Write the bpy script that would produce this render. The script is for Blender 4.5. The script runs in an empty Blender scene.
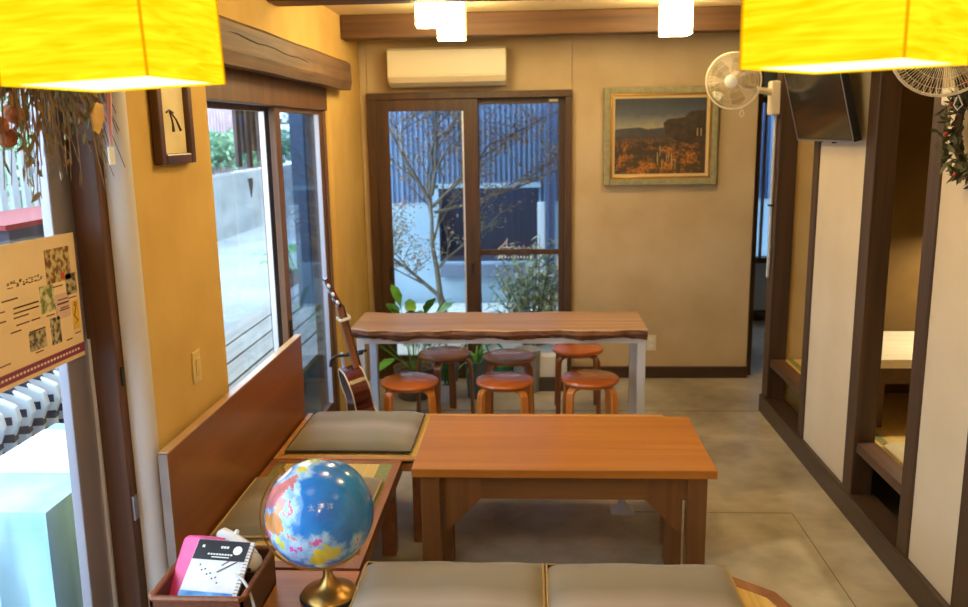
import bpy, bmesh, math, random
from mathutils import Vector, Matrix, Euler
PI = math.pi
R = math.radians
scn = bpy.context.scene
col = scn.collection

# ------------------------------------------------------------------ helpers
def lin(r, g, b):
    f = lambda c: (c/255/12.92) if c/255 <= 0.04045 else ((c/255+0.055)/1.055)**2.4
    return (f(r), f(g), f(b), 1)

def new_mat(name):
    m = bpy.data.materials.new(name); m.use_nodes = True
    return m, m.node_tree.nodes, m.node_tree.links

def mat(name, c1, c2=None, rough=0.5, metal=0.0, scale=(8, 8, 8), detail=4, bump=0.0, spec=0.5, lo=0.35, hi=0.65, coat=0.0, trans=0.0, distort=0.0, sheen=0.0):
    m, N, L = new_mat(name)
    p = N['Principled BSDF']
    p.inputs['Roughness'].default_value = rough
    p.inputs['Metallic'].default_value = metal
    p.inputs['Specular IOR Level'].default_value = spec
    p.inputs['Coat Weight'].default_value = coat
    p.inputs['Coat Roughness'].default_value = 0.15
    p.inputs['Sheen Weight'].default_value = sheen
    if trans: p.inputs['Transmission Weight'].default_value = trans
    tc = N.new('ShaderNodeTexCoord'); mp = N.new('ShaderNodeMapping'); mp.inputs['Scale'].default_value = scale
    nz = N.new('ShaderNodeTexNoise'); nz.inputs['Scale'].default_value = 1; nz.inputs['Detail'].default_value = detail
    nz.inputs['Distortion'].default_value = distort
    L.new(tc.outputs['Object'], mp.inputs['Vector']); L.new(mp.outputs['Vector'], nz.inputs['Vector'])
    cr = N.new('ShaderNodeValToRGB')
    cr.color_ramp.elements[0].position = lo; cr.color_ramp.elements[0].color = c1
    cr.color_ramp.elements[1].position = hi; cr.color_ramp.elements[1].color = c2 or c1
    L.new(nz.outputs['Fac'], cr.inputs['Fac']); L.new(cr.outputs['Color'], p.inputs['Base Color'])
    if bump:
        b = N.new('ShaderNodeBump'); b.inputs['Strength'].default_value = bump; b.inputs['Distance'].default_value = 0.01
        L.new(nz.outputs['Fac'], b.inputs['Height']); L.new(b.outputs['Normal'], p.inputs['Normal'])
    return m

def wood(name, c1, c2, axis='X', rough=0.4, s=1.0, spec=0.5, bump=0.05, coat=0.0, lo=.3, hi=.7):
    k = {'X': (1.2*s, 26*s, 26*s), 'Y': (26*s, 1.2*s, 26*s), 'Z': (26*s, 26*s, 1.2*s)}[axis]
    return mat(name, c1, c2, rough=rough, scale=k, detail=6, bump=bump, spec=spec, coat=coat, lo=lo, hi=hi, distort=0.6)

def emis(name, c, s):
    m, N, L = new_mat(name)
    N.remove(N['Principled BSDF'])
    e = N.new('ShaderNodeEmission'); e.inputs['Color'].default_value = c; e.inputs['Strength'].default_value = s
    L.new(e.outputs[0], N['Material Output'].inputs[0])
    return m

def glass(name, tint=(1, 1, 1, 1), amount=0.55, rough=0.0):
    m, N, L = new_mat(name)
    N.remove(N['Principled BSDF'])
    t = N.new('ShaderNodeBsdfTransparent'); t.inputs[0].default_value = tint
    g = N.new('ShaderNodeBsdfGlossy'); g.inputs['Roughness'].default_value = rough
    fr = N.new('ShaderNodeFresnel'); ge = N.new('ShaderNodeNewGeometry')
    io = N.new('ShaderNodeMapRange'); io.inputs['To Min'].default_value = 1.45; io.inputs['To Max'].default_value = 1/1.45
    L.new(ge.outputs['Backfacing'], io.inputs['Value']); L.new(io.outputs['Result'], fr.inputs[0])
    k = N.new('ShaderNodeMath'); k.operation = 'MULTIPLY'; k.inputs[1].default_value = amount; L.new(fr.outputs[0], k.inputs[0])
    mx = N.new('ShaderNodeMixShader')
    L.new(k.outputs[0], mx.inputs[0]); L.new(t.outputs[0], mx.inputs[1]); L.new(g.outputs[0], mx.inputs[2])
    L.new(mx.outputs[0], N['Material Output'].inputs[0])
    return m

class MB:
    def __init__(s): s.bm = bmesh.new(); s.M = Matrix.Identity(4)
    def _v(s, p): return s.bm.verts.new(s.M @ Vector(p))
    def box(s, x0, x1, y0, y1, z0, z1):
        v = [s._v((x, y, z)) for z in (z0, z1) for y in (y0, y1) for x in (x0, x1)]
        for f in ((0, 2, 3, 1), (4, 5, 7, 6), (0, 1, 5, 4), (2, 6, 7, 3), (0, 4, 6, 2), (1, 3, 7, 5)):
            s.bm.faces.new([v[i] for i in f])
        return s
    def prism(s, pts, a0, a1, axis='z'):
        def P(p, a): return {'z': (p[0], p[1], a), 'y': (p[0], a, p[1]), 'x': (a, p[0], p[1])}[axis]
        lo = [s._v(P(p, a0)) for p in pts]; hi = [s._v(P(p, a1)) for p in pts]
        n = len(pts)
        s.bm.faces.new(lo[::-1]); s.bm.faces.new(hi)
        for i in range(n): s.bm.faces.new([lo[i], lo[(i+1) % n], hi[(i+1) % n], hi[i]])
        return s
    def lathe(s, prof, n=24, cx=0, cy=0, cz=0, caps=True):
        rings = []
        for r, z in prof:
            if r < 1e-6: rings.append([s._v((cx, cy, cz+z))])
            else: rings.append([s._v((cx+r*math.cos(2*PI*i/n), cy+r*math.sin(2*PI*i/n), cz+z)) for i in range(n)])
        for a, b in zip(rings, rings[1:]):
            for i in range(n):
                j = (i+1) % n
                if len(a) == 1 and len(b) == 1: continue
                if len(a) == 1: s.bm.faces.new([a[0], b[j], b[i]])
                elif len(b) == 1: s.bm.faces.new([a[i], a[j], b[0]])
                else: s.bm.faces.new([a[i], a[j], b[j], b[i]])
        for rg, rev in ((rings[0], True), (rings[-1], False)):
            if caps and len(rg) > 1: s.bm.faces.new(rg[::-1] if rev else rg)
        return s
    def tube(s, pts, r, n=8, closed=False, flat=None):
        pts = [Vector(p) for p in pts]; rr = r if isinstance(r, (list, tuple)) else [r]*len(pts)
        rings = []; prev = None; N_ = len(pts)
        for i, p in enumerate(pts):
            if closed: t = (pts[(i+1) % N_]-pts[i-1])
            else: t = pts[min(i+1, N_-1)]-pts[max(i-1, 0)]
            t.normalize()
            if prev is None:
                u = t.orthogonal() if flat is None else (Vector(flat)-t*Vector(flat).dot(t))
                u.normalize()
            else:
                u = prev-t*prev.dot(t)
                if u.length < 1e-6: u = t.orthogonal()
                u.normalize()
            prev = u; w = t.cross(u)
            rings.append([s._v(p+(u*math.cos(2*PI*k/n)+w*math.sin(2*PI*k/n))*rr[i]) for k in range(n)])
        pr = list(zip(rings, rings[1:]))
        if closed: pr.append((rings[-1], rings[0]))
        for a, b in pr:
            for k in range(n): s.bm.faces.new([a[k], a[(k+1) % n], b[(k+1) % n], b[k]])
        if not closed: s.bm.faces.new(rings[0][::-1]); s.bm.faces.new(rings[-1])
        return s
    def strip(s, pts, w, t, side):
        """bent band: pts path, w width along side vector, t thickness"""
        pts = [Vector(p) for p in pts]; side = Vector(side).normalized(); rings = []
        for i, p in enumerate(pts):
            d = (pts[min(i+1, len(pts)-1)]-pts[max(i-1, 0)]).normalized(); nn = d.cross(side).normalized()
            rings.append([s._v(p+side*a*w/2+nn*b*t/2) for a, b in ((-1, -1), (1, -1), (1, 1), (-1, 1))])
        for a, b in zip(rings, rings[1:]):
            for k in range(4): s.bm.faces.new([a[k], a[(k+1) % 4], b[(k+1) % 4], b[k]])
        s.bm.faces.new(rings[0][::-1]); s.bm.faces.new(rings[-1])
        return s
    def ball(s, c, r, sx=1, sy=1, sz=1, n=12):
        prof = [(math.sin(PI*i/n), -math.cos(PI*i/n)) for i in range(n+1)]
        old = s.M; s.M = old @ Matrix.Translation(c) @ Matrix.Diagonal((r*sx, r*sy, r*sz, 1))
        s.lathe([(max(0, a), b) for a, b in prof], n=n*2); s.M = old
        return s
    def quad(s, c, u, v):
        c, u, v = Vector(c), Vector(u), Vector(v)
        s.bm.faces.new([s._v(c-u-v), s._v(c+u-v), s._v(c+u+v), s._v(c-u+v)])
        return s
    def leaf(s, base, d, L_, w, nrm, bend=0.0):
        base, d, nrm = Vector(base), Vector(d).normalized(), Vector(nrm)
        sd = d.cross(nrm)
        if sd.length < 1e-4: sd = d.orthogonal()
        sd.normalize(); dn = Vector((0, 0, -1))
        pts = []
        for t, ww in ((0, .12), (.3, .9), (.65, .8), (1, .03)):
            c = base+d*L_*t+dn*bend*L_*t*t
            pts.append((s._v(c-sd*w*ww/2), s._v(c+sd*w*ww/2)))
        for a, b in zip(pts, pts[1:]): s.bm.faces.new([a[0], a[1], b[1], b[0]])
        return s
    def build(s, name, m, parent=None, bevel=0, seg=2, smooth=False, recalc=True, sub=0):
        if recalc: bmesh.ops.recalc_face_normals(s.bm, faces=s.bm.faces)
        me = bpy.data.meshes.new(name); s.bm.to_mesh(me); s.bm.free()
        ms = m if isinstance(m, list) else [m]
        for x in ms: me.materials.append(x)
        if smooth:
            for p in me.polygons: p.use_smooth = True
        o = bpy.data.objects.new(name, me); col.objects.link(o); o.parent = parent
        if bevel:
            b = o.modifiers.new('b', 'BEVEL'); b.width = bevel; b.segments = seg; b.limit_method = 'ANGLE'; b.angle_limit = R(40)
        if sub:
            b = o.modifiers.new('s', 'SUBSURF'); b.levels = sub; b.render_levels = sub
        if smooth and not sub:
            try:
                me.set_sharp_from_angle(angle=R(42))
            except Exception: pass
        return o

def tag(o, label, cat, group=None):
    o['label'] = label; o['category'] = cat
    if group: o['group'] = group
    return o
def thing(name, label, cat, loc=(0, 0, 0), rot=(0, 0, 0), group=None):
    o = bpy.data.objects.new(name, None); col.objects.link(o)
    o.location = loc; o.rotation_euler = rot; o.empty_display_size = .05
    return tag(o, label, cat, group)
def struct(o): o['kind'] = 'structure'; return o
def kids(o): return [c for c in bpy.data.objects if c.parent == o]
def dup(root, loc, rot=None, label=None, group=None):
    def cp(o, par):
        c = o.copy(); col.objects.link(c); c.parent = par
        for k in kids(o): cp(k, c)
        return c
    r = cp(root, None); r.location = loc
    if rot is not None: r.rotation_euler = rot
    if label: r['label'] = label
    if group: r['group'] = group
    return r
def slab_round(mb, x0, x1, y0, y1, z0, z1, r=.03, n=5):
    pts = []
    for cx, cy, a0 in ((x1-r, y1-r, 0), (x0+r, y1-r, 90), (x0+r, y0+r, 180), (x1-r, y0+r, 270)):
        for k in range(n+1):
            a = R(a0+90*k/n); pts.append((cx+r*math.cos(a), cy+r*math.sin(a)))
    return mb.prism(pts, z0, z1)

# ------------------------------------------------------------------ materials
plaster = mat('plaster', lin(198, 176, 140), lin(186, 162, 125), rough=.85, scale=(3, 3, 3), bump=.04, spec=.15)
plaster_left = mat('plaster_left', lin(212, 176, 104), lin(200, 163, 92), rough=.85, scale=(3, 3, 3), bump=.04, spec=.15)
panelw = mat('panel_white', lin(214, 198, 170), lin(204, 187, 158), rough=.8, scale=(2, 2, 2), spec=.15)
ceilm = mat('ceiling_paint', lin(228, 206, 160), lin(218, 194, 148), rough=.9, scale=(2, 2, 2), spec=.1)
beamw = wood('beam_wood', lin(78, 50, 28), lin(106, 72, 40), 'X', rough=.6, s=.8)
beamy = wood('beam_wood_long', lin(74, 50, 30), lin(116, 84, 52), 'Y', rough=.65, s=.9, bump=.3)
postw = wood('post_wood', lin(58, 40, 27), lin(82, 58, 39), 'Z', rough=.5)
basew = wood('baseboard_wood', lin(56, 41, 31), lin(78, 58, 44), 'Y', rough=.4)
basex = wood('baseboard_wood_x', lin(52, 34, 26), lin(76, 50, 36), 'X', rough=.45)
framew = wood('frame_wood', lin(62, 40, 25), lin(86, 58, 37), 'Z', rough=.45)
framel = wood('sash_wood', lin(90, 58, 32), lin(114, 78, 46), 'Z', rough=.45)
framex = wood('header_wood', lin(84, 50, 30), lin(112, 70, 42), 'X', rough=.45)
alu = mat('aluminium', lin(150, 146, 158), lin(165, 160, 172), rough=.35, metal=.6, scale=(4, 4, 1))
aluw = mat('bright_aluminium', lin(225, 228, 238), rough=.3, metal=.3)
winglass = glass('window_glass')
tablew = wood('table_wood', lin(158, 92, 26), lin(188, 120, 42), 'X', rough=.3, s=.7, bump=.02, lo=.25, hi=.75)
tablel = wood('table_leg_wood', lin(104, 64, 30), lin(126, 82, 42), 'Z', rough=.4)
longw = wood('live_edge_wood', lin(146, 110, 82), lin(186, 148, 116), 'X', rough=.35, s=.6, bump=.05, lo=.3, hi=.7)
bark = mat('live_edge_bark', lin(72, 42, 26), lin(122, 78, 48), rough=.8, scale=(12, 40, 40), bump=.8)
steelw = mat('white_steel', lin(205, 205, 210), lin(190, 190, 196), rough=.35, scale=(3, 3, 3))
blackm = mat('black_plastic', lin(22, 22, 24), rough=.4)
benchw = wood('bench_wood', lin(168, 114, 58), lin(198, 144, 84), 'X', rough=.4)
benchy = wood('bench_wood_y', lin(128, 78, 42), lin(156, 100, 58), 'Y', rough=.4)
backw = wood('backrest_wood', lin(112, 60, 28), lin(142, 82, 42), 'Y', rough=.3, s=.5, bump=.02)
graye = mat('panel_edge', lin(120, 104, 98), lin(140, 124, 116), rough=.6)
tatami = mat('tatami', lin(196, 162, 88), lin(216, 184, 112), rough=.7, scale=(160, 3, 3), bump=.2, spec=.25)
heri = mat('tatami_edging', lin(116, 118, 62), lin(134, 136, 76), rough=.8, scale=(60, 60, 60))
white = mat('white_plastic', lin(232, 232, 230), rough=.35)
cream = mat('cream_plastic', lin(226, 214, 184), rough=.4)
gold = mat('brass', lin(190, 150, 84), lin(170, 128, 64), rough=.3, metal=.9, scale=(6, 6, 6))
leafg = mat('leaf_green', lin(60, 128, 44), lin(104, 172, 64), rough=.45, scale=(9, 9, 9))
leafd = mat('leaf_dark', lin(34, 78, 42), lin(62, 112, 58), rough=.4, scale=(12, 12, 12))
soil = mat('soil', lin(56, 44, 34), lin(78, 62, 48), rough=.95, scale=(40, 40, 40), bump=.5)

def concrete_floor():
    m, N, L = new_mat('concrete_floor')
    p = N['Principled BSDF']
    tc = N.new('ShaderNodeTexCoord')
    n1 = N.new('ShaderNodeTexNoise'); n1.inputs['Scale'].default_value = 1.4; n1.inputs['Detail'].default_value = 7; n1.inputs['Distortion'].default_value = .5
    n2 = N.new('ShaderNodeTexNoise'); n2.inputs['Scale'].default_value = 9; n2.inputs['Detail'].default_value = 8
    L.new(tc.outputs['Object'], n1.inputs['Vector']); L.new(tc.outputs['Object'], n2.inputs['Vector'])
    cr = N.new('ShaderNodeValToRGB'); e = cr.color_ramp.elements
    e[0].position = .3; e[0].color = lin(144, 134, 114); e[1].position = .72; e[1].color = lin(212, 209, 198)
    x = e.new(.5); x.color = lin(182, 173, 152)
    L.new(n1.outputs['Fac'], cr.inputs['Fac'])
    c2 = N.new('ShaderNodeValToRGB'); c2.color_ramp.elements[0].position = .3; c2.color_ramp.elements[0].color = (.72, .7, .66, 1); c2.color_ramp.elements[1].position = .62; c2.color_ramp.elements[1].color = (1, 1, 1, 1)
    L.new(n2.outputs['Fac'], c2.inputs['Fac'])
    mx = N.new('ShaderNodeMix'); mx.data_type = 'RGBA'; mx.blend_type = 'MULTIPLY'; mx.inputs['Factor'].default_value = .8
    L.new(cr.outputs['Color'], mx.inputs['A']); L.new(c2.outputs['Color'], mx.inputs['B'])
    L.new(mx.outputs['Result'], p.inputs['Base Color'])
    rr = N.new('ShaderNodeMapRange'); rr.inputs['To Min'].default_value = .28; rr.inputs['To Max'].default_value = .5
    L.new(n1.outputs['Fac'], rr.inputs['Value']); L.new(rr.outputs['Result'], p.inputs['Roughness'])
    b = N.new('ShaderNodeBump'); b.inputs['Strength'].default_value = .06; b.inputs['Distance'].default_value = .01
    L.new(n2.outputs['Fac'], b.inputs['Height']); L.new(b.outputs['Normal'], p.inputs['Normal'])
    return m
floorm = concrete_floor()

# ------------------------------------------------------------------ room shell
ZC = 2.52
struct(MB().box(-1.36, 3.6, -1.6, 8.15, -.12, 0).build('floor', floorm))
gj = mat('floor_joint', lin(128, 112, 88), rough=.8)
j = MB().box(.45, 1.22, 3.83, 3.834, 0, .0012).box(1.217, 1.221, -1, 3.83, 0, .0012).box(-1.2, 1.46, 5.33, 5.337, 0, .0015)
struct(j.build('trim_10', gj))
struct(MB().box(-1.5, 3.7, -1.6, 8.3, ZC, ZC+.15).build('ceiling', ceilm))
# left wall: pier between the two glazed openings with rounded edge, end pier, header, near part
w = MB()
def pier(y0, y1, z0, z1, rn=0, rf=0):
    pts = []
    x = -1.2
    if rn:
        for k in range(7):
            a = R(180+90*k/6); pts.append((x-rn+rn*-math.sin(R(90*k/6))*-1, y0+rn-rn*math.cos(R(90*k/6))))
    else: pts.append((x, y0))
    if rf:
        for k in range(7): pts.append((x-rf+rf*math.cos(R(90*k/6)), y1-rf+rf*math.sin(R(90*k/6))))
    else: pts.append((x, y1))
    pts += [(x-.15, y1), (x-.15, y0)]
    w.prism(pts, z0, z1)
pier(2.49, 3.19, 0, ZC, rn=.055)
pier(5.16, 6.25, 0, ZC, rf=0, rn=.05)
w.box(-1.35, -1.2, 3.19, 5.16, 2.06, ZC)
w.box(-1.35, -1.2, -1.6, .45, 0, ZC)
w.box(-1.35, -1.2, .45, 2.49, 2.16, ZC)
struct(w.build('wall_left', plaster_left, smooth=True))
# rear (far) wall with sliding door opening
w = MB()
w.box(-1.2, -1.147, 6.1, 6.25, 0, ZC); w.box(-1.147, .281, 6.1, 6.25, 2.06, ZC); w.box(.281, 1.555, 6.1, 6.25, 0, ZC)
struct(w.build('wall_back', plaster, bevel=.008))
struct(MB().box(.285, 1.556, 6.078, 6.1, 0, .085).build('baseboard_back', basex, bevel=.003))
struct(MB().box(-1.35, 3.6, -1.75, -1.6, 0, ZC).build('wall_front', plaster))
# ceiling beams
struct(MB().box(-1.2, 3.4, 5.56, 5.70, 2.375, ZC).build('trim_1', beamw, bevel=.008))
struct(MB().box(-1.2, 3.4, 4.02, 4.20, 2.385, ZC).build('trim_2', beamw, bevel=.008))
struct(MB().box(-1.2, 3.4, 2.3, 2.46, 2.385, ZC).build('trim_3', beamw, bevel=.008))
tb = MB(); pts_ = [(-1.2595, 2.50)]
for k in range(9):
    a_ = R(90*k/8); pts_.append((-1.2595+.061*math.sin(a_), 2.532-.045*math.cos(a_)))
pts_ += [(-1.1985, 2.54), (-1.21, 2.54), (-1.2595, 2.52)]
tb.prism(pts_, 0, 2.3); struct(tb.build('trim_8', mat('corner_daylit', lin(206, 200, 198), rough=.7), smooth=True))  # off-white edge colour stands for daylight on the pier's rounded corner
# rough beam above left window
b = MB()
rnd = random.Random(4)
n = 22; y0, y1 = 2.62, 5.40
prof = [(-1.2, 2.055), (-1.115, 2.05), (-1.105, 2.10), (-1.11, 2.205), (-1.13, 2.222), (-1.2, 2.225)]
rows = []
for i in range(n+1):
    y = y0+(y1-y0)*i/n; dz = .0015*math.sin(i*.9)
    rows.append([b._v((px+(rnd.uniform(-.0015, .0015) if px > -1.19 else 0), y, pz+dz)) for px, pz in prof])
for a, c in zip(rows, rows[1:]):
    for k in range(len(prof)): b.bm.faces.new([a[k], a[(k+1) % 6], c[(k+1) % 6], c[k]])
b.bm.faces.new(rows[0]); b.bm.faces.new(rows[-1][::-1])
bo = struct(b.build('trim_4', beamy))
crack = mat('beam_crack', lin(40, 24, 14), rough=.9)
cp = [(-1.1085, 3.2+i*.12, 2.165-.0025*i+.004*math.sin(i*1.7)) for i in range(11)]
struct(MB().tube(cp, [.001]+[.0035]*9+[.001], n=5).build('beam_crack', crack, bo))

# ---- left sliding window (floor length) : window_1
W1 = struct(bpy.data.objects.new('window_1', None)); col.objects.link(W1)
f = MB().box(-1.335, -1.212, 3.19, 5.16, 1.925, 2.06).box(-1.335, -1.225, 5.09, 5.16, 0, 1.925).box(-1.335, -1.225, 3.19, 3.24, 0, 1.925).box(-1.335, -1.225, 3.24, 5.09, 0, .04)
f.build('window_frame', framel, W1, bevel=.003)
def sash(x, ya, yb, z0, z1, name, stile=.075, top=.08, bot=.12, m=framel):
    s = MB().box(x-.016, x+.016, ya, ya+stile, z0, z1).box(x-.016, x+.016, yb-stile, yb, z0, z1)
    s.box(x-.016, x+.016, ya+stile, yb-stile, z1-top, z1).box(x-.016, x+.016, ya+stile, yb-stile, z0, z0+bot)
    o = s.build(name, m, W1, bevel=.002)
    MB().box(x-.003, x+.003, ya+stile-.005, yb-stile+.005, z0+bot-.005, z1-top+.005).build('pane', winglass, o)
    MB().box(x-.006, x+.018, yb-stile-.014, yb-stile, z0+bot, z1-top).build('glazing_bead', aluw, o)
    return o
s1 = sash(-1.305, 3.22, 4.24, .04, 1.93, 'sash', top=.03)
s2 = sash(-1.25, 4.16, 5.10, .04, 1.93, 'sash', stile=.085, top=.03)
MB().box(-1.262, -1.258, 4.24, 5.02, .16, 1.90).build('insect_screen', glass('screen_mesh', (.64, .69, .76, 1), .2), s2)
MB().box(-1.236, -1.228, 4.185, 4.215, .70, .86).build('handle', blackm, s2, bevel=.003)
# ---- far sliding door : door_1
D1 = struct(bpy.data.objects.new('door_1', None)); col.objects.link(D1)
f = MB().box(-1.147, .281, 6.055, 6.2, 2.015, 2.06).box(-1.147, -1.09, 6.055, 6.2, 0, 2.015).box(.235, .281, 6.055, 6.2, 0, 2.015).box(-1.09, .235, 6.07, 6.2, 0, .035)
f.build('door_frame', framew, D1, bevel=.003)
def dsash(y, xa, xb, sl, sr, top, bot, z0=.035, z1=2.02, midz=None):
    s = MB().box(xa, xa+sl, y-.018, y+.018, z0, z1).box(xb-sr, xb, y-.018, y+.018, z0, z1)
    s.box(xa+sl, xb-sr, y-.018, y+.018, z1-top, z1).box(xa+sl, xb-sr, y-.018, y+.018, z0, z0+bot)
    if midz: s.box(xa+sl, xb-sr, y-.016, y+.016, midz-.018, midz+.018)
    o = s.build('sash', framew, D1, bevel=.002)
    MB().box(xa+sl-.005, xb-sr+.005, y-.003, y+.003, z0+bot-.005, z1-top+.005).build('pane', winglass, o)
    return o
s3 = dsash(6.09, -1.10, -.372, .10, .10, .085, .14)
s4 = dsash(6.15, -.40, .245, .03, .055, .045, .14, midz=.93)
MB().box(-.484, -.470, 6.075, 6.088, .18, 1.93).build('glazing_bead', aluw, s3)
MB().box(-.432, -.415, 6.065, 6.074, .78, .86).build('handle', blackm, s3, bevel=.003)
MB().box(-1.03, -1.012, 6.065, 6.074, .74, .84).build('handle', blackm, s3, bevel=.003)
MB().box(.178, .19, 6.118, 6.131, .80, .90).build('latch', aluw, s4, bevel=.002)
tag(MB().box(.125, .185, 6.127, 6.131, 1.985, 2.003).build('sticker', cream), 'tiny cream sticker on the top rail of the far sliding door', 'sticker')
# white hand lettering marks on the glass
lm = mat('letter_white', lin(235, 240, 245), rough=.5)
l = MB()
yy = 6.144
l.tube([(-.245, yy, .952), (-.20, yy, .99), (-.175, yy, 1.03), (-.185, yy, .985), (-.175, yy, .958)], .0035, n=5)
l.tube([(-.215, yy, .965), (-.16, yy, .962), (-.14, yy, .972)], .004, n=5)
for i in range(6):
    x = -.135+i*.034; l.tube([(x, yy, .954), (x+.008, yy, .97+.006*(i % 3)), (x+.016, yy, .953), (x+.026, yy, .962)], .0026, n=5)
wl = thing('window_lettering', 'small white handwritten lettering on glass of far sliding door', 'lettering', (0, 0, 0)); l.build('script_letters', lm, wl); l = MB()
for i in range(11):
    x = -.245+i*.023; l.box(x, x+.011, yy-.002, yy+.002, .885, .901 if i % 3 else .896)
l.build('small_letters', lm, wl)

# ---- near glass door at left : door_2
D2 = struct(bpy.data.objects.new('door_2', None)); col.objects.link(D2)
near_wood = wood('near_jamb_wood', lin(74, 42, 22), lin(98, 60, 34), 'Z', rough=.5)
f = MB().box(-1.42, -1.262, 2.445, 2.50, 0, 2.16).box(-1.42, -1.262, .45, .5, 0, 2.16).box(-1.42, -1.262, .5, 2.445, 2.10, 2.16).box(-1.42, -1.28, .5, 2.445, 0, .03)
f.build('door_frame', near_wood, D2, bevel=.003)
mm = Matrix.Translation((-1.36, 2.44, 0)) @ Matrix.Rotation(R(-1.2), 4, 'X') @ Matrix.Translation((1.36, -2.44, 0))
s = MB(); s.M = mm
s.box(-1.375, -1.345, 2.30, 2.43, .03, 2.10).box(-1.375, -1.345, .6, .68, .03, 2.10).box(-1.375, -1.345, .68, 2.30, 2.0, 2.10).box(-1.375, -1.345, .68, 2.30, .03, .12)
so = s.build('sash', alu, D2, bevel=.003)
s = MB(); s.M = mm; s.box(-1.362, -1.358, .67, 2.31, .11, 2.01).build('pane', winglass, so)
s = MB(); s.M = mm; s.box(-1.35, -1.336, 2.42, 2.432, .03, 2.1).build('edge_highlight', aluw, so)  # pale strip paints the highlight along the stile edge
MB().box(-1.262, -1.256, 2.463, 2.476, 1.04, 1.10).build('strike_plate', blackm, D2)
MB().box(-1.262, -1.256, 2.452, 2.478, .60, .68).build('latch_plate', alu, D2)

# ---- right partition: posts, panels, sills
struct(MB().box(1.45, 1.58, -1.6, 5.35, 0, .115).build('baseboard_right', basew, bevel=.006))
struct(MB().box(1.458, 1.57, -1.6, 5.35, 2.25, ZC).build('trim_5', basew, bevel=.004))
posts = [(5.235, 5.35, 1.575), (4.52, 4.60, 1.55), (3.79, 3.90, 1.56), (3.19, 3.285, 1.54), (2.71, 2.83, 1.58), (1.9, 2.0, 1.56)]
for i, (a, c, xe) in enumerate(posts):
    struct(MB().box(1.465, xe, a, c, .115, 2.25).build('trim_%d' % (20+i), postw, bevel=.004))
w = MB()
for a, c in ((3.90, 4.52), (2.83, 3.19), (2.0, 2.71), (-1.6, 1.9)): w.box(1.475, 1.54, a, c, .115, 2.25)
struct(w.build('wall_right', panelw))
alcw = mat('alcove_plaster', lin(214, 186, 128), lin(204, 176, 116), rough=.85, scale=(3, 3, 3), spec=.15)
struct(MB().box(1.55, 3.5, 4.56, 4.64, .1, ZC).build('wall_alcove', mat('alcove_brown', lin(104, 82, 48), lin(92, 70, 38), rough=.9, scale=(3, 3, 3), spec=.1)))
struct(MB().box(1.575, 3.5, 5.27, 5.35, 0, ZC).build('wall_end', alcw))
struct(MB().box(3.45, 3.6, -1.6, 8.2, 0, ZC).build('wall_east', alcw))
struct(MB().box(1.58, 3.45, 2.72, 2.80, 0, ZC).build('wall_side', alcw))
darkb = wood('platform_wood', lin(70, 46, 32), lin(96, 66, 46), 'Y', rough=.45)
def platform(ya, yb, label, ra, rb):
    p = thing('tatami_platform', label, 'platform', (2.5, (ya+yb)/2, 0))
    cx, cy = 2.5, (ya+yb)/2
    B = lambda x0, x1, y0, y1, z0, z1: MB().box(x0-cx, x1-cx, y0-cy, y1-cy, z0, z1)
    B(1.475, 1.56, ra, rb, .325, .372).build('sill_rail', darkb, p, bevel=.004)
    B(1.70, 3.44, ya, yb, .12, .33).build('base', darkb, p)
    B(1.56, 3.44, ya, yb, .332, .365).build('tatami_mat', tatami, p)
    B(1.585, 1.62, ya, yb, .3655, .3665).build('cloth_edging', heri, p)
    return p
platform(4.645, 5.265, 'raised tatami floor inside the opening beside the far end post', 4.60, 5.23)
platform(2.805, 4.555, 'raised tatami floor through the opening with the lit low table', 3.29, 3.785)
# low table inside the room, cushion
lowt = thing('low_table', 'low dark wooden table with lamplit pale top inside the tatami room', 'table', (1.97, 4.26, .367))
pale = mat('lamplit_table_top', lin(246, 238, 214), lin(236, 226, 196), rough=.25, scale=(3, 20, 3), coat=.6)  # near-white colour paints the lamp's reflection on the tabletop
MB().box(-.38, .38, -.29, .29, .30, .345).build('tabletop', pale, lowt, bevel=.006)
MB().box(-.36, .36, -.27, .27, .22, .30).build('apron', darkb, lowt)
for sx in (-1, 1):
    for sy in (-1, 1): MB().box(sx*.33-.03, sx*.33+.03, sy*.23-.03, sy*.23+.03, 0, .22).build('leg', darkb, lowt)

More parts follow.
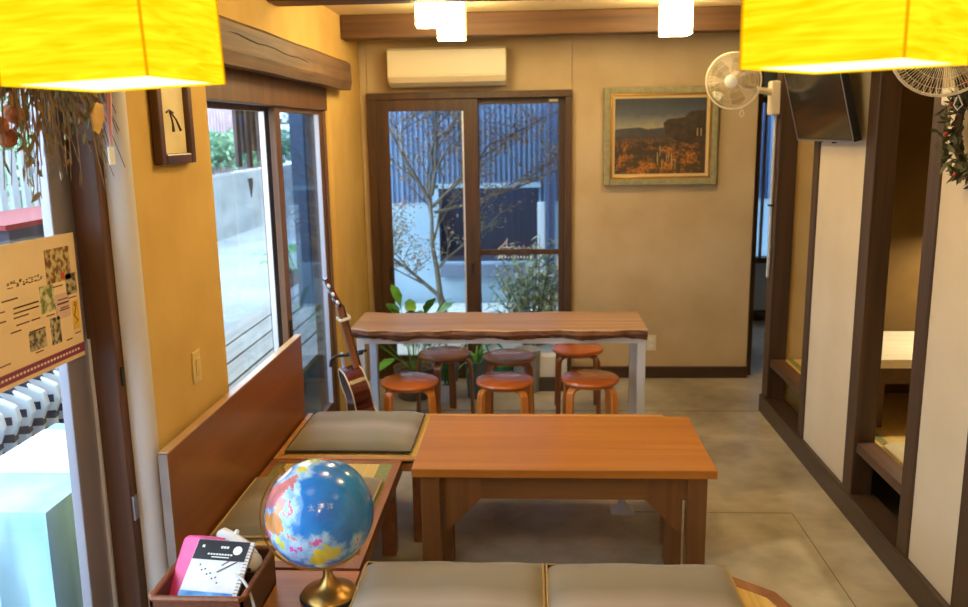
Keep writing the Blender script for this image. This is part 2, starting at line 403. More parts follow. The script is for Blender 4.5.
# cushions ------------------------------------------------------------
def cushion_mesh(wx, wy, h, m, pipe, label, loc, group, rot=0, name='floor_cushion', puff=.6):
    t = thing(name, label, 'cushion', loc, (0, 0, rot), group)
    mb = MB(); nx, ny = 22, 20
    top = {}; bot = {}
    for i in range(nx+1):
        for k in range(ny+1):
            u, v = 2*i/nx-1, 2*k/ny-1
            e = (max(0, 1-abs(u)**5)*max(0, 1-abs(v)**5))**.5
            pin = 1-.035*(1-abs(u)**2)*(abs(v)**6)-.0*abs(u)
            x = u*wx/2*(1-.025*(1-v*v)*0); y = v*wy/2*pin
            z = h*.25+h*.75*e*(.9+.1*math.cos(u*2)*math.cos(v*2))+.003*math.sin(u*7+v*3)*e
            top[i, k] = mb._v((x, y, z)); bot[i, k] = mb._v((x, y, h*.25-h*.25*e)) if 0 < i < nx and 0 < k < ny else top[i, k]
    for i in range(nx):
        for k in range(ny):
            mb.bm.faces.new([top[i, k], top[i+1, k], top[i+1, k+1], top[i, k+1]])
            q = [bot[i, k], bot[i, k+1], bot[i+1, k+1], bot[i+1, k]]
            mb.bm.faces.new(q)
    mb.build('cover', m, t, smooth=True)
    pts = []
    for (a0, b0, a1, b1) in ((-1, -1, 1, -1), (1, -1, 1, 1), (1, 1, -1, 1), (-1, 1, -1, -1)):
        for q in range(12):
            s_ = q/12; u = a0+(a1-a0)*s_; v = b0+(b1-b0)*s_
            pin = 1-.035*(1-abs(u)**2)*(abs(v)**6)
            pts.append((u*wx/2, v*wy/2*pin, h*.27))
    MB().tube(pts, .004, n=6, closed=True).build('piping', pipe, t, smooth=True)
    return t
def cush_mat(name, c1, c2, c3):
    m, N, L = new_mat(name); p = N['Principled BSDF']; p.inputs['Roughness'].default_value = .55; p.inputs['Sheen Weight'].default_value = .3; p.inputs['Specular IOR Level'].default_value = .35
    tc = N.new('ShaderNodeTexCoord'); sp = N.new('ShaderNodeSeparateXYZ'); L.new(tc.outputs['Generated'], sp.inputs[0])
    cr = N.new('ShaderNodeValToRGB'); e = cr.color_ramp.elements
    e[0].position = 0; e[0].color = c1; e[1].position = 1; e[1].color = c1
    for pos, c in ((.28, c2), (.45, c3), (.62, c1), (.8, c2)):
        q = e.new(pos); q.color = c
    L.new(sp.outputs['Y'], cr.inputs[0]); L.new(cr.outputs[0], p.inputs['Base Color'])
    nz = N.new('ShaderNodeTexNoise'); nz.inputs['Scale'].default_value = 260
    b = N.new('ShaderNodeBump'); b.inputs['Strength'].default_value = .15; b.inputs['Distance'].default_value = .004
    L.new(tc.outputs['Object'], nz.inputs[0]); L.new(nz.outputs['Fac'], b.inputs['Height']); L.new(b.outputs[0], p.inputs['Normal'])
    return m
cg = cush_mat('cushion_grey', lin(114, 102, 74), lin(126, 114, 88), lin(150, 134, 118))
pipe = mat('piping_tan', lin(176, 146, 92), rough=.6)
piped = mat('piping_dark', lin(60, 50, 42), rough=.6)
cushion_mesh(.56, .52, .055, cg, piped, 'grey square seat cushion at the far corner of the tatami bench', (-.815, 3.785, .402), None)
cushion_mesh(.52, .52, .05, cg, pipe, 'grey seat cushion with tan piping partly hidden behind the globe', (-.87, 2.97, .402), None)
cushion_mesh(.572, .54, .055, cg, pipe, 'grey seat cushion in the foreground, right beside the globe', (-.255, 2.275, .402), 'seat cushions on the front bench')
cushion_mesh(.572, .54, .055, cg, pipe, 'grey seat cushion in the foreground beside the bench corner with bare tatami', (.328, 2.275, .402), 'seat cushions on the front bench')
cushion_mesh(.46, .46, .045, mat('zabuton_cloth', lin(176, 160, 116), lin(196, 180, 140), rough=.7, scale=(5, 5, 5)), pipe, 'pale zabuton cushion on tatami seen through the opening in right wall', (1.80, 3.52, .367), None)

# benches ---------------------------------------------------------------
def bench(label, outline, ztop=.4, inset=.045, mat_inset=None, edging=None, legs=(), frame_m=benchw, solid=None):
    cx = sum(p[0] for p in outline)/len(outline); cy = sum(p[1] for p in outline)/len(outline)
    t = thing('tatami_bench', label, 'bench', (cx, cy, 0))
    O = [(p[0]-cx, p[1]-cy) for p in outline]
    MB().prism(O, ztop-.055, ztop-.004).build('frame', frame_m, t, bevel=.004)
    if mat_inset:
        I = [(p[0]-cx, p[1]-cy) for p in mat_inset]
        MB().prism(I, ztop-.01, ztop).build('tatami_mat', tatami, t)
        # raised border lip
        n = len(O)
        if len(I) == n:
            lip = MB()
            for i in range(n):
                k = (i+1) % n
                lip.prism([O[i], O[k], I[k], I[i]], ztop-.02, ztop+.003)
            lip.build('border', frame_m, t, bevel=.002)
    if edging:
        for (x0, x1, y0, y1) in edging: MB().box(x0-cx, x1-cx, y0-cy, y1-cy, ztop-.001, ztop+.0015).build('cloth_edging', heri, t)
    for (x, y) in legs: MB().box(x-cx-.03, x-cx+.03, y-cy-.03, y-cy+.03, 0, ztop-.055).build('leg', benchy, t, bevel=.003)
    return t
rect = lambda x0, x1, y0, y1: [(x0, y0), (x1, y0), (x1, y1), (x0, y1)]
bench('tatami-topped bench unit under the backrest, behind the globe', rect(-1.135, -.565, 2.53, 3.46), mat_inset=rect(-1.10, -.60, 2.575, 3.425),
      edging=[(-1.10, -1.06, 2.575, 3.425), (-.655, -.60, 2.575, 3.425)], legs=[(-1.09, 2.60), (-.62, 2.60), (-1.09, 3.40), (-.62, 3.40)], frame_m=benchy)
fb = bench('long tatami-topped bench behind the wooden table', rect(-1.135, .64, 3.475, 4.085), mat_inset=rect(-1.10, .605, 3.51, 4.05),
      legs=[(-1.09, 4.03), (-.50, 3.53), (.59, 3.53), (.59, 4.03)])
o = bench('foreground tatami bench with cut-off corner under two cushions', [(-.555, 1.75), (.775, 1.75), (.775, 2.30), (.735, 2.42), (.56, 2.565), (-.555, 2.565)],
      mat_inset=[(-.515, 1.79), (.735, 1.79), (.735, 2.29), (.70, 2.39), (.545, 2.52), (-.515, 2.52)], legs=[(-.5, 2.5), (.5, 2.47), (-.5, 1.82), (.7, 1.82)], frame_m=benchy)
cb = thing('corner_bench', 'plain orange-brown wooden corner seat carrying the globe and basket', 'bench', (-.85, 2.13, 0))
MB().box(-.29, .29, -.39, .39, .355, .4).build('top', wood('corner_wood', lin(158, 96, 42), lin(184, 120, 58), 'X', rough=.35), cb, bevel=.004)
for sx in (-1, 1):
    for sy in (-1, 1): MB().box(sx*.25-.03, sx*.25+.03, sy*.35-.03, sy*.35+.03, 0, .355).build('leg', benchy, cb)
MB().box(-.27, .27, .35, .37, .2, .355).build('apron', benchy, cb)
bk = thing('backrest_panel', 'long brown wooden backrest board standing along the left wall', 'backrest', (-1.16, 3.28, 0))
MB().box(-.012, .014, -.80, .79, .05, .812).build('board', backw, bk, bevel=.003)
MB().box(-.0145, .0145, -.806, -.80, .05, .812).build('end_edge', graye, bk)
MB().box(-.015, .017, -.80, .79, .812, .819).build('top_edge', mat('daylit_edge', lin(196, 160, 120), lin(180, 142, 100), rough=.3), bk, bevel=.002)  # lighter colour paints daylight reflected off the board's top face
# white metal support foot under the far bench
ft = thing('support_foot', 'small white metal support foot standing under the long tatami bench', 'support', (.425, 3.84, 0))
MB().lathe([(.045, 0), (.045, .008), (.022, .03), (.014, .06), (.014, .345)], n=20).build('pole', steelw, ft, smooth=True)
MB().box(-.055, .055, -.05, .05, 0, .006).build('base_plate', steelw, ft)

# dining table ---------------------------------------------------------------
dt = thing('wooden_table', 'low orange-brown wooden table between the tatami benches', 'table', (.105, 3.12, 0))
tw, td = .536, .288
MB().box(-tw, tw, -td, td, .590, .622).build('tabletop', tablew, dt, bevel=.003)
for sy in (-1, 1):
    y = sy*(td-.06)
    MB().box(-tw+.08, tw-.08, y-.012, y+.012, .49, .590).build('apron', wood('apron_wood', lin(106, 66, 31), lin(128, 84, 43), 'X', rough=.4), dt, bevel=.002)
    for sx in (-1, 1):
        x = sx*(tw-.085); a = x-sx*.028
        MB().prism([(a, .583), (a, .37), (a-sx*.012, .37), (a-sx*.13, .492), (a-sx*.13, .583)], y-.013, y+.013, 'y').build('corner_bracket', tablel, dt, bevel=.001)
for sx in (-1, 1):
    x = sx*(tw-.06)
    MB().box(x-.012, x+.012, -td+.09, td-.09, .49, .590).build('apron', tablel, dt, bevel=.002)
    for sy in (-1, 1):
        xx, yy_ = sx*(tw-.062), sy*(td-.055)
        MB().box(xx-.034, xx+.034, yy_-.03, yy_+.03, 0, .583).build('leg', tablel, dt, bevel=.003)

# long live-edge table -----------------------------------------------------
lt = thing('live_edge_table', 'long high table with thick live-edge wooden slab on white legs', 'table', (-.18, 4.80, 0))
rnd = random.Random(7)
front = []
n = 60
def ylow(i): return -.245+.012*math.sin(i*.35)+.008*math.sin(i*.9+1)+rnd.uniform(-.002, .002)
def yhigh(i): return .235+.014*math.sin(i*.28+2)+.006*math.sin(i*.8)
mb = MB(); rows = []
for i in range(n+1):
    x = -.835+1.64*i/n
    yl, yh = ylow(i), yhigh(i)
    if i <= 3: yl += .05*(1-i/4)
    zb = .668+.008*math.sin(i*.5)+rnd.uniform(-.004, .004)
    rows.append([mb._v((x, yl, .716)), mb._v((x, yl-.01, .695)), mb._v((x, yl+.014, zb)), mb._v((x, yh, .672)), mb._v((x, yh, .72)), mb._v((x, yl+.008, .722))])
for a, c in zip(rows, rows[1:]):
    for k in range(6):
        fc = mb.bm.faces.new([a[k], a[(k+1) % 6], c[(k+1) % 6], c[k]])
        fc.material_index = 1 if k in (0, 1) else 0
mb.bm.faces.new(rows[0][::-1]).material_index = 1; mb.bm.faces.new(rows[-1]).material_index = 1
mb.build('tabletop', [longw, bark], lt)
for sx in (-1, 1):
    x = sx*.78
    lg = MB().box(x-.022, x+.022, -.20, -.155, 0, .665).build('leg', steelw, lt, bevel=.002)
    MB().box(x-.022, x+.022, .155, .20, 0, .665).build('leg', steelw, lt, bevel=.002)
    MB().box(x-.022, x+.022, -.155, .155, .63, .665).build('cross_bar', steelw, lt)
    MB().box(x-.022, x+.022, -.155, .155, 0.0, .03).build('floor_bar', steelw, lt)
for sy in (-.19, .17): MB().box(-.758, .758, sy-.01, sy+.018, .635, .665).build('rail', steelw, lt)

# stools ------------------------------------------------------------------------
seat_o = mat('stool_vinyl', lin(184, 92, 34), lin(198, 104, 44), rough=.22, scale=(5, 5, 5), coat=.4)
legw = wood('stool_leg_wood', lin(190, 112, 44), lin(216, 138, 62), 'Z', rough=.3, coat=.3)
legd = wood('stool_leg_dark', lin(130, 76, 40), lin(158, 98, 56), 'Z', rough=.3, coat=.3)
seat_b = mat('stool_brown', lin(134, 88, 64), lin(150, 102, 76), rough=.22, scale=(5, 5, 5), coat=.4)
def make_stool(label, sm, lm_, loc, rz, group, w=.045):
    t = thing('stool', label, 'stool', loc, (0, 0, rz), group)
    MB().lathe([(0, .402), (.148, .402), (.158, .406), (.164, .418), (.160, .428), (.14, .435), (0, .438)], n=40).build('seat', sm, t, smooth=True)
    MB().lathe([(0, .388), (.125, .388), (.13, .402), (0, .4025)], n=32).build('seat_board', lm_, t, smooth=True)
    for k in range(4):
        a = PI/4+k*PI/2; d = Vector((math.cos(a), math.sin(a), 0)); sd = Vector((-math.sin(a), math.cos(a), 0))
        pts = []
        for q in ((.05, .392), (.10, .393), (.135, .388)): pts.append(d*q[0]+Vector((0, 0, q[1])))
        for j_ in range(1, 6):
            an = R(90*j_/6); pts.append(d*(.135+.035*math.sin(an))+Vector((0, 0, .353+.035*math.cos(an))))
        pts.append(d*.172+Vector((0, 0, .33))); pts.append(d*.182+Vector((0, 0, 0.0)))
        MB().strip(pts, w, .017, sd).build('leg', lm_, t, bevel=.003)
    return t
G = 'round stools under the long table'
st1 = make_stool('orange-seated round stool beside the guitar, front row', seat_o, legw, (-.69, 4.59, 0), R(8), G)
dup(st1, (-.155, 4.61, 0), (0, 0, R(-6)), 'orange-seated round stool in the middle of the front row')
dup(st1, (.322, 4.65, 0), (0, 0, R(2)), 'orange-seated round stool at the right end of the front row')
st2 = make_stool('brown-seated round stool in the back row beside the potted plants', seat_b, legd, (-.555, 5.20, 0), R(35), G)
dup(st2, (-.145, 5.13, 0), (0, 0, R(4)), 'brown-seated round stool in the middle of the back row')
make_stool('thin-legged round stool in the back row at its right end', seat_o, legd, (.288, 5.32, 0), R(0), G, w=.03)

# globe -------------------------------------------------------------------------
GR = .161
gl = thing('globe', 'blue desk globe with brass arm and base on the wooden corner seat', 'globe', (-.625, 2.36, .402))
C = Vector((-.012, -.01, .281))
axis = Vector((-.60, -.10, .80)).normalized()
view = (Vector((0, 0, 1.79))-(Vector(gl.location)+C)).normalized()
# frame: north=axis, center meridian direction facing viewer
east_c = axis.cross(view).normalized()
front_dir = east_c.cross(axis).normalized()
LON0 = 164
polys = [  # lon/lat outlines, colour
 ([(30, 70), (60, 70), (80, 73), (105, 77), (140, 73), (170, 70), (190, 66), (180, 62), (163, 58), (156, 51), (155, 60), (142, 59), (135, 54), (141, 52), (131, 43), (127, 50), (115, 50), (90, 50), (60, 52), (45, 48), (30, 55)], (196, 120, 120)),
 ([(75, 40), (88, 49), (98, 43), (118, 50), (126, 53), (134, 48), (128, 41), (121, 40), (119, 36), (122, 30), (118, 24), (109, 21), (98, 25), (90, 28), (80, 31)], (214, 138, 62)),
 ([(68, 24), (76, 33), (90, 27), (92, 22), (86, 20), (80, 14), (77, 8), (73, 17)], (190, 90, 150)),
 ([(98, 20), (108, 21), (109, 12), (105, 9), (103, 2), (98, 9)], (198, 200, 70)),
 ([(35, 30), (48, 30), (60, 25), (52, 15), (43, 13)], (220, 180, 80)),
 ([(126, 38), (129, 42), (130, 36), (127, 34)], (200, 80, 140)),
 ([(130, 31), (132, 35), (139, 38), (141, 45), (145, 44), (141, 35), (136, 33)], (205, 70, 90)),
 ([(95, 5), (104, -5), (115, -8), (106, -7), (100, 1)], (205, 90, 180)),
 ([(109, 1), (117, 7), (118, 0), (114, -4)], (205, 90, 180)),
 ([(119, 0), (125, 1), (123, -5), (120, -5)], (205, 90, 180)),
 ([(131, -1), (141, -3), (150, -9), (143, -9), (138, -8)], (205, 90, 160)),
 ([(120, 18), (122, 18), (126, 7), (122, 8)], (220, 120, 70)),
 ([(114, -22), (122, -17), (130, -12), (136, -12), (140, -17), (143, -11), (150, -23), (153, -29), (149, -38), (140, -38), (131, -32), (116, -35)], (214, 200, 66)),
 ([(167, -46), (173, -41), (175, -37), (178, -38), (174, -44), (169, -47)], (206, 100, 140)),
 ([(192, 66), (205, 71), (219, 70), (219, 60), (205, 59), (195, 55), (200, 60)], (196, 190, 60)),
 ([(219, 70), (240, 70), (270, 70), (300, 58), (305, 50), (285, 45), (265, 49), (237, 49), (228, 55), (219, 60)], (190, 182, 54)),
 ([(236, 49), (265, 49), (293, 45), (279, 30), (262, 27), (243, 33)], (214, 120, 50)),
 ([(243, 32), (254, 31), (263, 26), (262, 19), (270, 21), (278, 9), (266, 15), (255, 20)], (190, 170, 90)),
 ([(283, 10), (300, 8), (325, -6), (318, -23), (300, -38), (292, -52), (286, -50), (289, -20), (279, -5)], (206, 160, 60)),
 ([(300, 60), (315, 60), (340, 72), (330, 83), (300, 80)], (230, 230, 235)),
]
def inpoly(x, y, P):
    c = False; n_ = len(P)
    for i in range(n_):
        x1_, y1_ = P[i]; x2_, y2_ = P[i-1]
        if (y1_ > y) != (y2_ > y) and x < (x2_-x1_)*(y-y1_)/(y2_-y1_)+x1_: c = not c
    return c
def globe_mat():
    m, N, L = new_mat('globe_map'); p = N['Principled BSDF']
    p.inputs['Roughness'].default_value = .16; p.inputs['Coat Weight'].default_value = .6; p.inputs['Coat Roughness'].default_value = .05
    a = N.new('ShaderNodeAttribute'); a.attribute_name = 'map'
    tc = N.new('ShaderNodeTexCoord'); nz = N.new('ShaderNodeTexNoise'); nz.inputs['Scale'].default_value = 14; nz.inputs['Detail'].default_value = 8; nz.inputs['Distortion'].default_value = 1
    L.new(tc.outputs['Object'], nz.inputs[0])
    cr = N.new('ShaderNodeValToRGB'); e = cr.color_ramp.elements
    e[0].position = .36; e[0].color = (.75, .8, .95, 1); e[1].position = .66; e[1].color = (1.5, 1.35, 1.2, 1)
    L.new(nz.outputs['Fac'], cr.inputs[0])
    mx = N.new('ShaderNodeMix'); mx.data_type = 'RGBA'; mx.blend_type = 'MULTIPLY'; mx.inputs['Factor'].default_value = .8
    L.new(a.outputs['Color'], mx.inputs['A']); L.new(cr.outputs[0], mx.inputs['B']); L.new(mx.outputs['Result'], p.inputs['Base Color'])
    return m
NU, NV = 240, 120
mb = MB()
ca = mb.bm.loops.layers.float_color.new('map')
grid = []
for v in range(NV+1):
    lat = -90+180*v/NV; row = []
    for u in range(NU):
        lon = 360*u/NU; dl = R(lon-LON0); cl = math.cos(R(lat))
        d = axis*math.sin(R(lat))+front_dir*cl*math.cos(dl)+east_c*cl*math.sin(dl)
        row.append(mb._v(C+d*GR) if 0 < v < NV or u == 0 else row[0])
    grid.append(row)
rnd = random.Random(3)
for v in range(NV):
    for u in range(NU):
        q = [grid[v][u], grid[v][(u+1) % NU], grid[v+1][(u+1) % NU], grid[v+1][u]]
        qq = []
        for x in q:
            if x not in qq: qq.append(x)
        f_ = mb.bm.faces.new(qq); f_.smooth = True
        lat = -90+180*(v+.5)/NV; lon = 360*(u+.5)/NU
        la = lat+1.2*math.sin(lon*.6)+.8*math.sin(lon*1.7); lo_ = lon+1.5*math.sin(lat*.5)+.8*math.sin(lat*1.4)
        c = None
        for P, cc in polys:
            if inpoly(lo_, la, P) or inpoly(lo_+360, la, P): c = lin(*cc); break
        if c is None and lat < -70+3*math.sin(lon*.12): c = lin(214, 84, 150)
        if c is None and lat > 80: c = lin(235, 240, 245)
        if c is None:
            near = 0
            for P, cc in polys:
                for px_, py_ in P:
                    dd = (lo_-px_)**2*math.cos(R(lat))**2+(la-py_)**2
                    if dd < 70: near = max(near, 1-dd/70)
            if lat < -52: near = max(near, min(1, (-52-lat)/14))
            a_, b_ = lin(36, 122, 206), lin(176, 216, 236)
            c = tuple(a_[i]+(b_[i]-a_[i])*near*.8 for i in range(3))+(1,)
        for lp in f_.loops: lp[ca] = c
sphere = mb.build('sphere', globe_mat(), gl, recalc=True)
# ocean name printed on the ball
fc = bpy.data.curves.new('ocean_name', 'FONT'); fc.body = '太 平 洋'; fc.size = .021; fc.align_x = 'CENTER'; fc.align_y = 'CENTER'
fo = bpy.data.objects.new('tmp', fc); col.objects.link(fo)
bpy.context.view_layer.update()
tm = bpy.data.meshes.new_from_object(fo.evaluated_get(bpy.context.evaluated_depsgraph_get()))
bpy.data.objects.remove(fo)
rt = Vector((0, 0, 1)).cross(view).normalized(); up = view.cross(rt).normalized()
for v in tm.vertices:
    d = (view*GR+rt*(v.co.x+.004)+up*(v.co.y+.012)).normalized(); v.co = C+d*(GR+.0008)
tm.materials.clear(); tm.materials.append(mat('globe_text', lin(170, 190, 220), rough=.4))
to = bpy.data.objects.new('ocean_name', tm); col.objects.link(to); to.parent = gl
# brass arm: half circle in the plane containing axis and horizontal image-left
side = (-rt-axis*(-rt).dot(axis)); side = (side-view*side.dot(view)*.6).normalized(); side = (side-axis*side.dot(axis)).normalized()
arc = []
for k in range(33):
    a = R(-4+188*k/32); arc.append(C+(axis*math.cos(a)+side*math.sin(a))*(GR+.012))
MB().strip(arc, .012, .005, axis.cross(side)).build('meridian_arm', gold, gl)
MB().tube([C+axis*(GR-.002), C+axis*(GR+.026)], .009, n=12).build('pivot_knob', gold, gl, smooth=True)
MB().tube([C-axis*(GR-.002), C-axis*(GR+.02)], .006, n=12).build('pivot_knob', gold, gl, smooth=True)
MB().lathe([(0, .0), (.088, 0), (.09, .006), (.086, .012), (0, .012)], n=40).build('base_ring', blackm, gl, smooth=True)
MB().lathe([(.085, .012), (.080, .02), (.05, .032), (.028, .048), (.016, .07), (.011, .095), (.012, .112), (0, .114)], n=40).build('base', gold, gl, smooth=True)

# basket -------------------------------------------------------------------------
def wicker(name, c1, c2):
    m, N, L = new_mat(name); p = N['Principled BSDF']; p.inputs['Roughness'].default_value = .55
    tc = N.new('ShaderNodeTexCoord'); br = N.new('ShaderNodeTexBrick')
    mp = N.new('ShaderNodeMapping'); mp.inputs['Rotation'].default_value = (R(90), 0, 0)
    br.inputs['Color1'].default_value = c1; br.inputs['Color2'].default_value = c2; br.inputs['Mortar'].default_value = lin(50, 26, 14)
    br.inputs['Scale'].default_value = 60; br.inputs['Mortar Size'].default_value = .03
    L.new(tc.outputs['Object'], mp.inputs[0]); L.new(mp.outputs[0], br.inputs[0]); L.new(br.outputs['Color'], p.inputs['Base Color'])
    b = N.new('ShaderNodeBump'); b.inputs['Strength'].default_value = .5; b.inputs['Distance'].default_value = .004; b.invert = True
    L.new(br.outputs['Fac'], b.inputs['Height']); L.new(b.outputs[0], p.inputs['Normal'])
    return m
wk = wicker('rattan', lin(128, 74, 42), lin(106, 58, 32))
bx_ = thing('basket', 'brown woven rattan basket full of small things left of the globe', 'basket', (-.945, 2.285, .402))
w0, d0 = .133, .15
b = MB()
for (x0, x1, y0, y1) in ((-w0, w0, -d0, -d0+.008), (-w0, w0, d0-.008, d0), (-w0, -w0+.008, -d0, d0), (w0-.008, w0, -d0, d0)): b.box(x0, x1, y0, y1, 0, .115)
b.box(-w0, w0, -d0, d0, 0, .008)
b.build('body', wk, bx_)
b = MB(); b.tube([(w0*a, d0*c, .118) for a, c in ((-1, -.94), (-.94, -1), (.94, -1), (1, -.94), (1, .94), (.94, 1), (-.94, 1), (-1, .94))], .009, n=8, closed=True)
b.build('rim', mat('rattan_rim', lin(136, 78, 44), lin(112, 62, 34), rough=.5, scale=(80, 80, 80), bump=.4), bx_, smooth=True)
# sketchbook, leaning in the basket facing the camera and up
sk = thing('sketchbook', 'spiral sketchbook with black, white and blue cover in the basket', 'book', (-.94, 2.165, .478), (R(35), R(0), R(-7)))
bw, bh = .088, .205
MB().box(-bw, bw, 0, bh, -.012, -.002).build('pages', white, sk)
MB().box(-bw-.001, bw+.001, -.001, bh+.001, -.002, 0).build('cover', mat('cover_white', lin(225, 225, 225), lin(205, 206, 210), rough=.4, scale=(18, 18, 18)), sk)
blk = mat('cover_black', lin(18, 18, 22), rough=.35)
MB().box(-bw, bw-.012, .142, bh, 0, .0008).build('title_band', blk, sk)
MB().box(-bw, bw-.012, .008, .040, 0, .0007).box(-bw, bw-.012, .036, .044, .0007, .0009).build('blue_band', mat('cover_blue', lin(30, 110, 190), lin(110, 180, 225), rough=.4, scale=(20, 40, 20)), sk)
MB().lathe([(0, 0), (.014, 0), (.014, .0012), (0, .0012)], n=24, cx=.045, cy=.176).build('round_badge', white, sk)
q = MB()
for i in range(9): q.box(-.045+i*.009, -.039+i*.009, .158, .163, .0008, .0013)
for i in range(3): q.box(-.01+i*.009, -.003+i*.009, .180, .187, .0008, .0013)
q.box(-.03, .025, .150, .153, .0008, .0013)
MB().box(-.07, -.062, .18, .188, .0008, .0013).build('cover_mark', white, sk)
q.build('cover_lettering', white, sk)
q = MB(); q.tube([(.005, .105, .002), (.055, .14, .002)], .0016, n=5); q.tube([(.012, .126, .002), (.030, .142, .002)], .0012, n=5)
for i in range(8): q.ball((-.055+i*.010, .125-.006*i-.01*(i % 2), .0005), .003, sz=.2, n=4)
q.build('drawing', mat('ink', lin(70, 66, 66), rough=.6), sk)
q = MB()
for i in range(20): q.tube([(bw-.006+.008*math.cos(a), .006+i*.0099, -.006+.009*math.sin(a)) for a in [2*PI*k/8 for k in range(8)]], .0012, n=4, closed=True)
q.build('spiral_binding', gold, sk)
pk = thing('pink_case', 'bright pink plastic case behind the sketchbook in the basket', 'case', (-1.035, 2.305, .50), (R(48), R(0), R(-10)))
pm = mat('pink_plastic', lin(226, 60, 128), lin(236, 84, 150), rough=.35)
slab_round(MB(), -.035, .035, -.09, .11, 0, .03, r=.02).build('body', pm, pk, bevel=.006)
slab_round(MB(), .0, .10, .085, .112, .002, .026, r=.02).build('flap', pm, pk, bevel=.005)
wg = thing('handheld_massager', 'white plastic handheld gadget with a long body resting in basket', 'gadget', (-.905, 2.37, .545))
MB().tube([(-.075, .055, .025), (-.06, .05, .027), (-.02, .03, .022), (.03, -.01, .01), (.055, -.04, -.005)], [.012, .022, .021, .024, .028], n=14).build('body', white, wg, smooth=True)
MB().ball((.06, -.05, -.012), .033, sz=.9, n=10).build('head', cream, wg, smooth=True)
MB().ball((.062, -.082, -.018), .007, n=6).build('button', blackm, wg, smooth=True)
MB().ball((-.01, .035, .044), .008, n=6).build('switch', white, wg, smooth=True)
cable = [(.02, .01, 0), (.012, -.05, -.005), (.035, -.12, -.005), (.062, -.15, .004), (.085, -.17, -.012), (.11, -.20, -.05), (.135, -.24, -.10), (.16, -.30, -.122), (.14, -.36, -.125)]
tag(MB().tube([Vector((-.90, 2.36, .54))+Vector(c) for c in cable], .0045, n=8).build('power_cord', mat('grey_cord', lin(190, 186, 180), rough=.5), smooth=True), 'pale grey cord hanging over the basket rim', 'cord')

# guitar -------------------------------------------------------------------------
gu = thing('guitar', 'dark red acoustic guitar leaning on a stand by the left window', 'guitar', (-.885, 4.45, .08), (0, 0, 0))
# local: length along +Z, face normal +X, width along Y
gm = Matrix.Rotation(R(26), 4, 'Z') @ Matrix.Rotation(R(-13), 4, 'Y')
mah = wood('mahogany', lin(74, 22, 16), lin(100, 34, 22), 'Z', rough=.18, coat=.6)
spruce = wood('guitar_top', lin(120, 66, 34), lin(146, 86, 46), 'Z', rough=.2, coat=.5)
bind = mat('binding', lin(226, 204, 160), rough=.4)
def outline(nn=48):
    pts = []
    for i in range(nn):
        a = 2*PI*i/nn
        z = -math.cos(a)*.24+.24
        t_ = z/.48
        wd = .18*math.sqrt(max(0, 1-((t_-.33)/.36)**2)) if t_ < .5 else 0
        w1 = .185*max(0, 1-((t_-.30)/.32)**2)**.5 if abs(t_-.30) < .32 else 0
        w2 = .135*max(0, 1-((t_-.78)/.24)**2)**.5 if abs(t_-.78) < .24 else 0
        wv = max(w1, w2, .11 if .2 < t_ < .85 else 0)
        pts.append((math.copysign(wv, math.sin(a)) if 0 < i < nn and i != nn//2 else 0, z))
    return pts
OL = outline()
mb = MB(); mb.M = gm; mb.prism(OL, -.05, .048, 'x'); mb.build('body', mah, gu, bevel=.004)
mb = MB(); mb.M = gm; mb.prism([(p[0]*.985, .24+(p[1]-.24)*.985) for p in OL], .048, .051, 'x'); mb.build('soundboard', spruce, gu)
for xx in (.049, -.049):
    mb = MB(); mb.M = gm; mb.tube([(xx, p[0]*1.01, .24+(p[1]-.24)*1.01) for p in OL], .0038, n=5, closed=True); mb.build('binding', bind, gu)
mb = MB(); mb.M = gm; mb.tube([(.052, .05*math.cos(a), .31+.05*math.sin(a)) for a in [2*PI*k/20 for k in range(20)]], .003, n=5, closed=True); mb.build('rosette', bind, gu)
mb = MB(); mb.M = gm; mb.box(.02, .052, -.024, .024, .46, .83); mb.build('neck', wood('neck_wood', lin(110, 60, 32), lin(140, 82, 48), 'Z', rough=.3), gu, bevel=.006)
mb = MB(); mb.M = gm; mb.box(.052, .058, -.022, .022, .38, .83); mb.build('fretboard', mat('rosewood', lin(48, 26, 18), rough=.4), gu)
mb = MB(); mb.M = gm @ Matrix.Translation((.045, 0, .83)) @ Matrix.Rotation(R(-12), 4, 'Y'); mb.box(-.016, .006, -.034, .034, 0, .17); mb.build('headstock', mah, gu, bevel=.004)
for k in range(3):
    for sy in (-1, 1):
        mb = MB(); mb.M = gm @ Matrix.Translation((.045, 0, .83)) @ Matrix.Rotation(R(-12), 4, 'Y'); mb.ball((-.012, sy*.048, .035+.05*k), .013, sx=.6, n=6); mb.tube([(-.008, sy*.03, .035+.05*k), (-.010, sy*.045, .035+.05*k)], .004, n=6); mb.build('tuning_peg', white, gu, smooth=True)
mb = MB(); mb.M = gm
for k in range(6): mb.tube([(.062, -.015+.006*k, .16), (.060, -.015+.006*k, .83)], .0009, n=4)
mb.build('strings', alu, gu)
mb = MB(); mb.M = gm; mb.box(.051, .058, -.07, .07, .13, .16); mb.build('bridge', blackm, gu)
cpo = thing('capo', 'pale clamp-on capo across the guitar neck', 'capo', (-.885, 4.45, .08))
mb = MB(); mb.M = gm; mb.box(.063, .072, -.05, .04, .755, .772); mb.box(.008, .018, -.05, .03, .755, .77); mb.box(.012, .070, -.056, -.048, .755, .77); mb.build('clamp', cream, cpo, bevel=.002)
